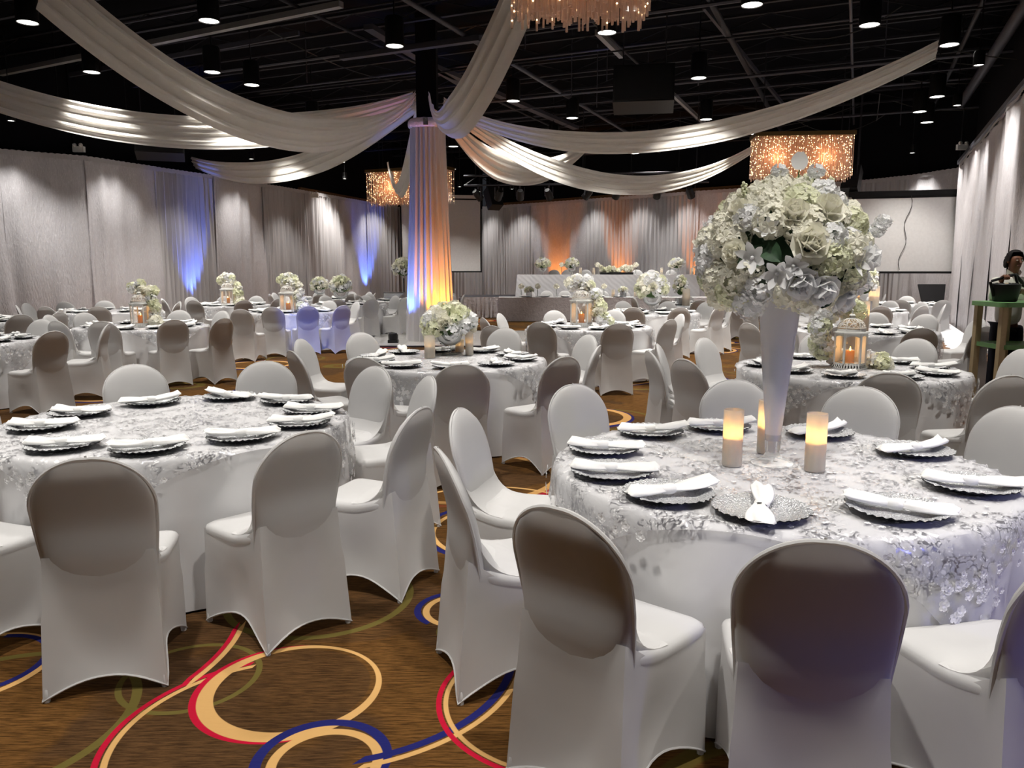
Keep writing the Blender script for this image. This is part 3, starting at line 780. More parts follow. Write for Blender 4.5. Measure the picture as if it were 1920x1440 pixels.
stg = thing('stage', 'raised stage platform with pleated silver skirt', 'stage', (0, 0, 0))
SX0, SX1, SY0, SY1, SZ = -1.75, 6.6, 26.2, 29.2, 0.70
MB().poly([(SX0, SY0, SZ), (SX1, SY0, SZ), (5.9, SY1, SZ), (SX0, SY1, SZ)]).poly([(SX0, SY0, SZ - .1), (SX0, SY1, SZ - .1), (5.9, SY1, SZ - .1), (SX1, SY0, SZ - .1)]).poly([(SX0, SY0, SZ - .1), (SX1, SY0, SZ - .1), (SX1, SY0, SZ), (SX0, SY0, SZ)]).build('deck', 'pipe_grey', stg, False)
def skirt(a, b, z0, z1, waves, amp, mat, name, parent):
    a, b = Vector((a[0], a[1], 0)), Vector((b[0], b[1], 0)); d = b - a; n = int(d.length * waves * 5); nn = Vector((d.y, -d.x, 0)).normalized(); rows = []
    for i in range(5):
        t = i / 4; z = z0 + (z1 - z0) * t
        rows.append([a + d * (j / n) + nn * (amp * (1.2 - t) * math.sin(j / n * d.length * waves * 2 * PI + math.sin(j * .7))) + Vector((0, 0, z)) for j in range(n + 1)])
    return MB().grid(rows).build(name, mat, parent)
skirt((SX0, SY0 - .06), (SX1, SY0 - .06), .02, SZ + .01, 7, .03, 'crinkle_satin', 'pleated_skirt', stg)
skirt((SX0 - .06, SY1), (SX0 - .06, SY0), .02, SZ + .01, 7, .03, 'crinkle_satin', 'pleated_skirt', stg)
# ------------------------------------------------------------------ banquet chair in a stretch cover
CHH = 0.93
def back_mid(z):                       # y of the middle surface of the back at height z
    t = (z - 0.40) / (CHH - 0.40)
    return -0.190 - 0.120 * t ** 1.7
def back_half(z):
    top = CHH; zc = 0.735; w = 0.212
    if z > zc: q = (z - zc) / (top - zc); return w * math.sqrt(max(0.0, 1 - q ** 2.05))
    t = (zc - z) / (zc - 0.40); return w - 0.022 * smooth01(t)
def make_chair():
    o = thing('banquet_chair', '', '')
    # backrest
    zs = [0.42 + (0.90 - 0.42) * (i / 12) for i in range(13)] + [0.912, 0.923, 0.931, 0.9365, 0.9395]
    rows = []; n = 28
    for z in zs:
        w_ = max(back_half(z), 0.004); ym = back_mid(z)
        th = 0.026 + 0.010 * math.sin(PI * min(1, max(0, (z - .45) / .45)))
        th *= min(1.0, math.sqrt(max(0.02, (CHH - z) / 0.05)))
        r = []
        for j in range(n):
            a = 2 * PI * j / n; c, s = math.cos(a), math.sin(a)
            x = w_ * (abs(c) ** 0.55) * (1 if c >= 0 else -1)
            y = th * (abs(s) ** 0.8) * (1 if s >= 0 else -1)
            if s < 0: y = y * 0.75 - .032 * smooth01((.68 - z) / .17) * (abs(s) ** .5)
            r.append((x, ym + y, z))
        rows.append(r)
    m = MB().grid(rows, cu=True); m.fan(rows[-1], (0, back_mid(CHH), CHH))
    m.build('backrest', 'spandex', o)
    # rolled rim of the cover seam
    pts = []
    for k in range(41):
        a = -0.15 + (PI + 0.30) * k / 40
        if k <= 6: z = 0.44 + (0.735 - 0.44) * k / 6; x = back_half(z)
        elif k >= 34: z = 0.44 + (0.735 - 0.44) * (40 - k) / 6; x = -back_half(z)
        else:
            b = PI * (k - 6) / 28; x = 0.212 * math.cos(b); z = 0.735 + (CHH - 0.735) * math.sin(b)
        pts.append((x * 1.0, back_mid(min(z, CHH)) - 0.004, min(z, CHH - .002)))
    MB().tube(pts, 0.007, 6).build('rim_seam', 'spandex', o)
    # padded panel inside, with the hand slot left open near the top
    bz = MB(); nz, nx = 18, 12
    def bp(i, j):
        z = 0.44 + (0.915 - 0.44) * i / nz; x = (j / nx * 2 - 1) * back_half(z) * 0.93; return (x, back_mid(z) - 0.004, z)
    for i in range(nz):
        for j in range(nx):
            c = [bp(i, j), bp(i, j + 1), bp(i + 1, j + 1), bp(i + 1, j)]
            mx = sum(p[0] for p in c) / 4; mz = sum(p[2] for p in c) / 4
            if (mx / 0.115) ** 2 + ((mz - 0.885) / 0.032) ** 2 < 1: continue
            bz.poly(c)
    bz.build('back_panel', 'foam', o, False)
    # seat and skirt share the seat outline
    fr, rr = (0.222, 0.205), (0.196, -0.20)
    def outline(k, N):                 # seat edge, counter-clockwise from the front right corner
        t = k / N * 4; s = int(t) % 4; f = t - int(t)
        cs = [(fr[0], fr[1]), (-fr[0], fr[1]), (-rr[0], rr[1]), (rr[0], rr[1])]
        a, b = cs[s], cs[(s + 1) % 4]; return Vector((a[0] + (b[0] - a[0]) * f, a[1] + (b[1] - a[1]) * f)), s, f
    feet = [(0.225, 0.215), (-0.225, 0.215), (-0.215, -0.292), (0.215, -0.292)]
    N = 48; lev = 9; rows = []
    topz = lambda y: 0.452 + (0.03 * smooth01((-0.02 - y) / 0.2))
    for i in range(lev + 1):
        v = i / lev; r = []
        for k in range(N):
            p, s, f = outline(k, N); a, b = feet[s], feet[(s + 1) % 4]
            rear = 1.0 if s == 2 else (smooth01((f - .78) / .22) if s == 1 else (smooth01((.22 - f) / .22) if s == 3 else 0.0))
            q = Vector((a[0] + (b[0] - a[0]) * f, a[1] + (b[1] - a[1]) * f))
            arch = (0.085, 0.09, 0.062, 0.09)[s] * (1 - abs(2 * f - 1) ** 2.2)
            z0 = 0.006 + arch
            tz = topz(p.y) + .065 * rear; p = Vector((p.x, p.y - .045 * rear)); z = z0 + (tz - z0) * v
            h = z / tz; xy = q.lerp(p, h)
            pin = (1 - abs(2 * f - 1) ** 2.5) * 0.055 * math.sin(PI * min(1, h)) * (0.8 if s == 2 else 1.0) * (1.2 - h)
            c = Vector((0, -0.03)); xy = xy + (c - xy).normalized() * pin
            if abs(f - .5) > .42: xy = xy + (xy - c).normalized() * (-0.006 * (1 if v > .6 else 0))
            r.append((xy.x, xy.y, z))
        rows.append(r)
    MB().grid(rows, cu=True).build('skirt', 'spandex', o)
    hem = [(p[0], p[1], p[2] + 0.001) for p in rows[0]]; MB().tube(hem + hem[:1], 0.0045, 5, False).build('hem', 'spandex', o)
    # seat cushion
    rows = []
    for ins, dz in ((-0.002, -0.02), (-0.006, 0.0), (0.0, 0.014), (0.018, 0.024), (0.05, 0.029), (0.11, 0.030)):
        r = []
        for k in range(N):
            p, s, f = outline(k, N); c = Vector((0, 0.0)); q = p + (c - p).normalized() * ins
            rnd = 0.018 * max(0.0, 1 - min(f, 1 - f) / 0.12) ** 2; q = q + (c - q).normalized() * rnd
            r.append((q.x, q.y, topz(p.y) + dz))
        rows.append(r)
    m = MB().grid(rows, cu=True); m.fan(rows[-1], (0, 0, 0.485)); m.build('seat', 'spandex', o)
    # the cover sweeps in a curve from the back down on to the seat
    g = []
    for i in range(9):
        t = i / 8; P0 = Vector((back_mid(.66) + .022, .66)); P1 = Vector((-.165, .478)); P2 = Vector((-.02, .484))
        q = P0 * (1 - t) ** 2 + P1 * 2 * t * (1 - t) + P2 * t * t; hw = .205 - .012 * math.sin(PI * t)
        g.append([(hw * s, q.x - .012 * s * s * (1 - t), q.y - .012 * abs(s) ** 6) for s in (-1, -.93, -.7, -.35, 0, .35, .7, .93, 1)])
    MB().grid(g, flip=True).build('lumbar_sweep', 'spandex', o)
    for (x, y) in feet:
        MB().lathe([(0.0, 0.0), (0.012, 0.0), (0.013, 0.015), (0.009, 0.05), (0.0, 0.06)], 8, (x * .95, y * .955, 0)).build('foot_pocket', 'spandex', o)
    return o
CHAIR = Proto(make_chair)

# ------------------------------------------------------------------ round table linens
TR = 0.915
def make_cloth(seed):
    wv, w2 = wobble(4, seed), wobble(3, seed + 9); n = 168; rows = []
    def ring(r, z, fold=0.0, ph=0.0):
        out = []
        for j in range(n):
            a = 2 * PI * j / n; q = r
            if fold: q += fold * (math.sin(a * 12 + 2.6 * wv(a * 1.0) + ph) * (0.55 + 0.45 * w2(a * 2)) + 0.35 * wv(a * 4))
            out.append((q * math.cos(a), q * math.sin(a), z))
        return out
    for r in (0.02, 0.3, 0.6, 0.8, 0.90): rows.append(ring(r, 0.76))
    rows.append(ring(0.922, 0.757)); rows.append(ring(0.932, 0.745)); rows.append(ring(0.936, 0.70, .006))
    for k in range(1, 9):
        t = k / 8; rows.append(ring(0.936 + 0.0 * t, 0.70 * (1 - t) + 0.012 * t, 0.010 + 0.046 * t ** 0.7, 0.5 * t))
    m = MB().grid(rows, cu=True, flip=False); m.fan(rows[0], (0, 0, 0.76), True)
    return m.build('tablecloth', 'linen')
def make_overlay(seed):
    wv = wobble(3, seed); n = 144; rows = []; HALF = 0.94
    o = thing('lace_overlay', '', '')
    M_ = 26; pos = {}
    for i in range(M_ + 1):
        r = []
        for j in range(n):
            a = 2 * PI * j / n; ext = HALF / max(abs(math.cos(a)), abs(math.sin(a))); ext = min(ext, 1.27)
            rho = 0.02 + (ext - 0.02) * (i / M_); lim = 0.918
            if rho <= lim: x, z = rho, 0.7640
            else:
                d = rho - lim; x = 0.938 + 0.018 * min(1, d / .05) + 0.02 * d + d * 0.22 * math.sin(a * 17 + 2 * wv(a)) * 0.5 * min(1, d * 5); z = 0.764 - max(0.0, d - 0.01) * 0.97
                x = max(x, 0.952 + .0 if d > .05 else 0.94)
            r.append((x * math.cos(a), x * math.sin(a), z))
        rows.append(r)
    m = MB().grid(rows, cu=True); m.fan(rows[0], (0, 0, 0.764), True); m.build('lace_net', 'lace', o)
    # raised flowers sewn on the net
    rn = random.Random(seed); fl = MB()
    def flower(p, nrm, up, s):
        side = up.cross(nrm).normalized(); up2 = nrm.cross(side)
        for k in range(5):
            a = 2 * PI * k / 5 + rn.uniform(-.2, .2); d = side * math.cos(a) + up2 * math.sin(a); e = nrm.cross(d)
            c = p + nrm * 0.003
            fl.poly([c, c + d * s * .45 - e * s * .50 + nrm * .20 * s, c + d * s * .95 - e * s * .38 + nrm * .3 * s, c + d * s * 1.1 + nrm * .2 * s, c + d * s * .95 + e * s * .38 + nrm * .3 * s, c + d * s * .45 + e * s * .50 + nrm * .20 * s])
    for k in range(150):
        a = rn.uniform(0, 2 * PI); rr = .9 * math.sqrt(rn.random()); flower(Vector((rr * math.cos(a), rr * math.sin(a), .765)), Vector((0, 0, 1)), Vector((1, 0, 0)), rn.uniform(.006, .011))
    for k in range(190):
        a = PI / 4 + PI / 2 * rn.randrange(4) + rn.gauss(0, .20); ext = min(1.27, HALF / max(abs(math.cos(a)), abs(math.sin(a)))); d = ext - 0.93
        if d < .03: continue
        z = .72 - (d - .03) * rn.uniform(.05, 1.0); x = .978; nr = Vector((math.cos(a), math.sin(a), 0))
        flower(Vector((x * math.cos(a), x * math.sin(a), z)), nr, Vector((0, 0, 1)), rn.uniform(.010, .022))
    fl.build('sewn_flowers', 'lace_petal', o, False, 'stuff')
    return o
CLOTHS = [Proto(lambda s=s: make_cloth(s)) for s in (21, 33)]
OVERS = [Proto(lambda s=s: make_overlay(s)) for s in (4, 8)]

# ------------------------------------------------------------------ charger plate and knotted napkin
def make_plate():
    n = 72; rows = []; rn = random.Random(3); jit = [rn.uniform(-.004, .004) for _ in range(n)]
    prof = [(0.0, .006, 0), (.05, .006, 0), (.095, .006, .3), (.112, .010, .6), (.13, .019, .9), (.148, .024, 1), (.166, .027, 1.4)]
    for r, z, k in prof:
        rows.append([((r + jit[j] * k) * math.cos(2 * PI * j / n), (r + jit[j] * k) * math.sin(2 * PI * j / n), z + .0016 * k * (1 if j % 2 else -1)) for j in range(n)])
    o = thing('charger_plate', '', '')
    MB().grid(rows, cu=True).build('dish', 'silver', o)
    un = [[(p[0] * 1.0, p[1] * 1.0, p[2] - .004) for p in r] for r in rows[2:]]; foot = [(p[0] * .98, p[1] * .98, 0.0) for p in rows[2]]
    MB().grid([foot] + un, cu=True, flip=True).build('underside', 'silver_edge', o)
    return o
PLATE = Proto(make_plate)
def make_napkin(v):
    o = thing('napkin', '', ''); rn = random.Random(40 + v)
    def lobe(x0, x1, w0, w1, h0, h1, bend, lift, seed):
        wv = wobble(3, seed); rows = []; K = 16; N = 10
        for i in range(N + 1):
            t = i / N; x = x0 + (x1 - x0) * t; wd = w0 + (w1 - w0) * math.sin(PI / 2 * min(1, t * 1.3)); h = h0 + (h1 - h0) * t
            if i == N: wd *= .8; h *= .15
            r = []
            for j in range(K):
                a = 2 * PI * j / K; c, s = math.cos(a), math.sin(a)
                r.append((x + (.012 * wv(a) if i > N - 3 else 0), bend * t * t + wd * c * (1 + .10 * math.sin(3 * a + seed)), .028 + lift * t * t + h * (s * (.8 if s > 0 else .35)) * (1 + .55 * math.sin(a * 5 + seed + 3 * t))))
            rows.append(r)
        mm = MB(); mm.soft = True
        return mm.grid(rows, cu=True).fan(rows[-1], (x1, bend, .028 + lift))
    lobe(-.005, -.19, .018, .050, .020, .022, (.03, -.02, .0)[v], (.012, .0, .03)[v], v * 3 + 1).build('tail', 'napkin', o)
    lobe(.005, .168, .018, .040, .020, .026, (-.02, .03, .01)[v], (.004, .025, .0)[v], v * 3 + 2).build('tail', 'napkin', o)
    rows = []
    for i in range(9):
        t = i / 8 - .5
        rows.append([(t * .052 + .004 * math.sin(j), (.024 - .02 * t * t) * math.cos(2 * PI * j / 16) * 1.15, .031 + (.021 - .02 * t * t) * math.sin(2 * PI * j / 16)) for j in range(16)])
    MB().grid(rows, cu=True).build('knot', 'napkin', o)
    return o
NAPS = [Proto(lambda v=v: make_napkin(v)) for v in range(3)]

# ------------------------------------------------------------------ flowers
def petal(L, W, cup, n=4, tipw=.35):
    g = []
    for i in range(n + 1):
        t = i / n; wd = W * math.sin(PI * (0.12 + 0.80 * t)) ** .7
        if i == n: wd = W * tipw
        g.append([(wd * s, L * t, cup * L * (t ** 1.7) - .18 * cup * L * (1 - s * s) * 0 + .35 * cup * W * s * s) for s in (-1, -.5, 0, .5, 1)])
    return MB().grid(g)
def mesh_hydrangea(seed, mat, n=34, r=.055, ps=.017, dome=0.15):
    rn = random.Random(seed); m = MB(); pt = MB()
    for k in range(4):
        a = PI / 2 * k; c, s = math.cos(a), math.sin(a)
        loc = [(0, 0, 0), (-.62 * ps, .55 * ps, .25 * ps), (-.45 * ps, 1.1 * ps, .1 * ps), (0, 1.25 * ps, .22 * ps), (.45 * ps, 1.1 * ps, .1 * ps), (.62 * ps, .55 * ps, .25 * ps)]
        q = [(x * c - y * s, x * s + y * c, z) for x, y, z in loc]
        b = len(pt.v); pt.v.extend(q); pt.f.extend([(b, b + 3, b + 2, b + 1), (b, b + 5, b + 4, b + 3)])
    for k in range(n):
        z = 1 - (1 - dome * -1 * 0 + .75) * (k + .5) / n; z = max(-1, z); a = k * 2.39996 + rn.uniform(-.2, .2); q = math.sqrt(max(0, 1 - z * z))
        nv = Vector((q * math.cos(a), q * math.sin(a), z)); nn = (nv + Vector((rn.uniform(-.35, .35), rn.uniform(-.35, .35), rn.uniform(-.35, .35)))).normalized()
        mt = Matrix.Translation(nv * r * rn.uniform(.88, 1.08)) @ nn.to_track_quat('Z', 'Y').to_matrix().to_4x4() @ Matrix.Rotation(rn.uniform(0, 1.6), 4, 'Z') @ Matrix.Scale(rn.uniform(.85, 1.2), 4)
        m.add(pt, mt)
    return m.mesh('hydrangea_head', mat, False)
def mesh_rose(mat, r=.05):
    m = MB()
    for ring, (n, rad, tilt, L) in enumerate(((3, .006, -8, .040), (4, .014, -4, .042), (4, .024, 2, .043), (5, .034, 12, .043), (5, .042, 30, .042), (5, .046, 58, .040))):
        for k in range(n):
            a = 2 * PI * k / n + ring * .7
            p = petal(L, .013 + .0052 * ring, .18 - .05 * ring, 4, .6)
            mt = Matrix.Rotation(a, 4, 'Z') @ Matrix.Translation((0, rad * .5, -.012 * (ring > 3))) @ Matrix.Rotation(R(90 - tilt), 4, 'X')
            m.add(p, mt)
    m.blob((0, 0, -.004), (.018, .018, .02), 10, 6)
    return m.mesh('rose', mat)
def mesh_lily(mat):
    m = MB()
    for k in range(6):
        m.add(petal(.055, .013, .22, 4, .2), Matrix.Rotation(PI / 3 * k, 4, 'Z') @ Matrix.Rotation(R(18), 4, 'X'))
    m.blob((0, 0, .004), (.006, .006, .012), 8, 5); return m.mesh('lily', mat)
def mesh_leaf():
    g = []
    for i in range(7):
        t = i / 6; wd = .036 * math.sin(PI * (t * .94 + .03)) ** .8
        g.append([(wd * s, .13 * t, .03 * math.sin(t * 2.4) - .012 * (1 - abs(s)) + .003 * math.sin(t * 14) * abs(s)) for s in (-1, -.5, 0, .5, 1)])
    return MB().grid(g).mesh('leaf', 'leaf')
HY = [mesh_hydrangea(1, 'petal_cream'), mesh_hydrangea(2, 'petal_white'), mesh_hydrangea(3, 'petal_green'), mesh_hydrangea(4, 'petal_cream', 30, .06, .02)]
HYS = [mesh_hydrangea(5, 'petal_cream', 16, .055, .024), mesh_hydrangea(6, 'petal_white', 16, .055, .024), mesh_hydrangea(7, 'petal_green', 16, .055, .024)]
ROSE = mesh_rose('petal_cream'); ROSEW = mesh_rose('petal_white'); LILY = mesh_lily('petal_white'); LEAF = mesh_leaf()
def face(nv, spin=0.0):
    return (nv.to_track_quat('Z', 'Y') @ Vector((0, 0, 1)).rotation_difference(Vector((0, 0, 1)))).to_matrix().to_4x4() @ Matrix.Rotation(spin, 4, 'Z')
def put(mesh, name, parent, pos, nv, sc, spin):
    o = link(name, mesh, parent); mt = face(nv, spin); o.location = pos; o.rotation_euler = mt.to_euler(); o.scale = (sc, sc, sc); return o

def big_bouquet(loc):
    o = thing('flower_arrangement', 'huge domed arrangement of cream hydrangeas and white roses in tall vase', 'flowers', loc)
    rn = random.Random(12); RX, RZ = .312, .275
    MB().blob((0, 0, .02), (RX * .80, RX * .80, RZ * .76), 20, 14).build('moss_core', 'leaf', o)
    def P(az, el, k=1.0):
        a, e = R(az), R(el); d = Vector((math.cos(e) * math.sin(a), -math.cos(e) * math.cos(a), math.sin(e)))
        return Vector((d.x * RX * k, d.y * RX * k, d.z * RZ * k)), Vector((d.x / RX, d.y / RX, d.z / RZ)).normalized()
    holes = [(-32, 8, 13), (-18, -10, 12), (42, -26, 15), (-58, -6, 9), (30, 22, 9)]
    specials = [(-1, 8, 'r', 1.35), (-12, 32, 'r', 1.2), (17, 37, 'r', 1.2), (-58, 36, 'r', 1.05), (-52, 2, 'r', .95), (-38, -2, 'l', 1.3), (-22, -14, 'l', 1.25), (-12, -8, 'l', 1.1), (36, -4, 'l', 1.2), (-6, -22, 'w', 1.2), (60, -2, 'w', 1.1), (12, -28, 'w', 1.2), (-30, 20, 'l', 1.0), (48, -38, 'w', 1.0)]
    for az, el, k, s in specials:
        p, nv = P(az, el, 1.06); put({'r': ROSE, 'w': ROSEW, 'l': LILY}[k], {'r': 'rose', 'w': 'rose', 'l': 'lily'}[k], o, p, nv, s, rn.uniform(0, 6))
    n = 130
    for k in range(n):
        z = 1 - 1.72 * (k + .5) / n; el = math.degrees(math.asin(max(-1, z))); az = math.degrees((k * 2.39996) % (2 * PI)) - 180
        if any(math.hypot((az - a) * math.cos(R(el)), el - e) < rr for a, e, rr in holes): continue
        if any(math.hypot((az - a) * math.cos(R(el)), el - e) < 8.5 * s for a, e, kk, s in specials if kk != 'l'): continue
        p, nv = P(az + rn.uniform(-3, 3), el + rn.uniform(-3, 3), rn.uniform(.90, 1.03))
        put(rn.choice((HY[0], HY[1], HY[3], HY[2], HY[0])), 'hydrangea_head', o, p, nv, rn.uniform(.85, 1.15), rn.uniform(0, 6))
    for az, el, sp in ((-32, 9, 0), (-26, 6, 2), (-38, 12, 4), (44, -24, 1), (40, -30, 2.4), (50, -28, .4), (46, -36, 3), (-18, -12, 5), (30, 22, 2), (-58, -6, 1), (62, -20, 4)):
        p, nv = P(az, el, .86); nv2 = (nv + Vector((rn.uniform(-.3, .3), 0, rn.uniform(-.3, .3)))).normalized(); put(LEAF, 'leaf', o, p, nv2, rn.uniform(.8, 1.15), sp)
    # sprigs that stand out of the dome
    for dx, dz, kind in ((-.05, .335, 'c'), (.03, .345, 'p'), (.10, .335, 'c'), (-.19, .27, 'b'), (.165, .29, 'b'), (.36, .10, 's'), (.33, .03, 's'), (.385, .135, 's')):
        base = Vector((dx * .7, -.05, dz * .6)); tip = Vector((dx, -.06, dz)); s = MB().tube([base, base.lerp(tip, .5) + Vector((.006, 0, 0)), tip], .003, 5).build('sprig', 'stem_green', o)
        if kind == 'b':
            m = MB()
            for q in range(14): m.blob((tip.x + .008 * math.sin(q * 2.4), tip.y + .008 * math.cos(q * 2.4), tip.z - .03 + q * .0042), (.007, .007, .007), 6, 4)
            m.build('bud_spike', 'petal_green', s)
        elif kind == 'p':
            m = MB(); m.add(petal(.07, .036, .2), Matrix.Translation(tip) @ Matrix.Rotation(R(80), 4, 'X')); m.build('petal', 'petal_white', s)
        else:
            c = link('blossom', HYS[1], s); c.location = tip; c.scale = (.55, .55, .5)
    return o
def small_bouquet(loc, rx, rz, label, seed, roses=2, tall=1.0):
    o = thing('flower_arrangement', label, 'flowers', loc); rn = random.Random(seed)
    MB().blob((0, 0, rz * .3), (rx * .72, rx * .72, rz * .7), 12, 8).build('moss_core', 'stem_green', o)
    n = max(12, int(26 * tall)); hs = rx / .15
    for k in range(n):
        z = 1 - 1.45 * (k + .5) / n; q = math.sqrt(max(0, 1 - z * z)); a = k * 2.39996
        d = Vector((q * math.cos(a), q * math.sin(a), z)); p = Vector((d.x * rx * .84, d.y * rx * .84, d.z * rz * .84 + rz * .3))
        if roses and k % 6 == 3: put(ROSE, 'rose', o, p * 1.05, d, .8 * hs, rn.uniform(0, 6))
        else: put(rn.choice(HYS), 'hydrangea_head', o, p, d, .72 * hs * rn.uniform(.85, 1.15), rn.uniform(0, 6))
    for k in range(4):
        a = rn.uniform(0, 6.28); d = Vector((math.cos(a), math.sin(a), .2)).normalized(); put(LEAF, 'leaf', o, Vector((d.x * rx * .8, d.y * rx * .8, rz * .1)), Vector((0, 0, 1)), .8 * hs, a)
    return o
def garland(loc, pts, label, seed, sc=.8, roses=True):
    o = thing('flower_garland', label, 'flowers', loc); rn = random.Random(seed)
    MB().tube(pts, .012, 6).build('wire_stem', 'stem_green', o)
    V = [Vector(p) for p in pts]; L = sum((b - a).length for a, b in zip(V[:-1], V[1:])); n = int(L / (.062 * sc)); 
    for k in range(n):
        t = k / max(1, n - 1) * (len(V) - 1); i = min(int(t), len(V) - 2); p = V[i].lerp(V[i + 1], t - i)
        for q in range(3):
            d = Vector((rn.uniform(-1, 1), rn.uniform(-1, .6), rn.uniform(-.5, 1))).normalized()
            if roses and k % 4 == 2 and q == 0: put(ROSEW, 'rose', o, p + d * .060 * sc, d, 1.0 * sc, rn.uniform(0, 6))
            else: put(rn.choice(HYS), 'hydrangea_head', o, p + d * .052 * sc, d, .95 * sc * rn.uniform(.85, 1.2), rn.uniform(0, 6))
    return o

# ------------------------------------------------------------------ candles, vases, lanterns
def pillar(loc, r, h, label, fill=.5, power=.5, group=None):
    o = thing('candle_holder', label, 'candle', loc)
    MB().lathe([(r * .2, 0), (r * .96, 0), (r, .006), (r, h - .004), (r * .985, h), (r * .95, h - .004), (r * .95, .008), (0.001, .008)], 28).build('glass_sleeve', 'candle_frost', o)
    hw = h * fill; rr = r * .86
    MB().lathe([(0.001, .009), (rr, .009), (rr, hw), (rr * .86, hw - .006), (0.001, hw - .012)], 22).build('wax', 'wax', o)
    MB().tube([(0, 0, hw - .012), (0, 0, hw + .004)], .0015, 5).build('wick', 'black_plastic', o)
    MB().lathe([(.0005, hw + .0), (.006, hw + .010), (.0045, hw + .022), (.0005, hw + .038)], 10).build('flame', 'flame', o)
    if power: lamp('candle_glow', 'POINT', (0, 0, hw + .03), power, (1.0, 0.48, 0.12), o, .012)
    return o
def tall_vase(loc):
    o = thing('tall_vase', 'tall white trumpet vase on clear glass foot', 'vase', loc)
    MB().lathe([(.0, 0), (.088, 0), (.09, .004), (.07, .012), (.04, .028), (.028, .05), (.0265, .10), (.0, .10)], 36).build('glass_foot', 'glass_clear', o)
    MB().lathe([(.0, .10), (.032, .102), (.034, .14), (.048, .30), (.068, .50), (.090, .74), (.093, .745), (.088, .74), (.064, .50), (.043, .30), (.0, .16)], 40).build('trumpet', 'vase_frost', o)
    MB().lathe([(.0275, .045), (.033, .07), (.0345, .13)], 30).build('glass_stem', 'glass_clear', o)
    return o
def bowl_vase(loc, s, label):
    o = thing('footed_bowl', label, 'vase', loc)
    MB().lathe([(0, 0), (.05 * s, 0), (.05 * s, .005 * s), (.012 * s, .014 * s), (.009 * s, .05 * s), (.014 * s, .058 * s), (0, .058 * s)], 20).build('foot', 'glass_clear', o)
    MB().lathe([(.0, .058 * s), (.04 * s, .062 * s), (.075 * s, .09 * s), (.09 * s, .14 * s), (.086 * s, .14 * s), (.07 * s, .095 * s), (.03 * s, .07 * s), (0, .068 * s)], 24).build('bowl', 'glass_clear', o)
    return o
def cube_vase(loc, a, h, label, mat='mirror_box'):
    o = thing('cube_vase', label, 'vase', loc)
    for i, (x, y, w_, d_) in enumerate(((0, -a, 2 * a, .008), (0, a, 2 * a, .008), (-a, 0, .008, 2 * a - .01), (a, 0, .008, 2 * a - .01))): MB().box((x, y, h / 2), (w_, d_, h)).build('side', mat, o, False)
    MB().box((0, 0, .006), (2 * a - .02, 2 * a - .02, .01)).build('bottom', mat, o, False)
    return o
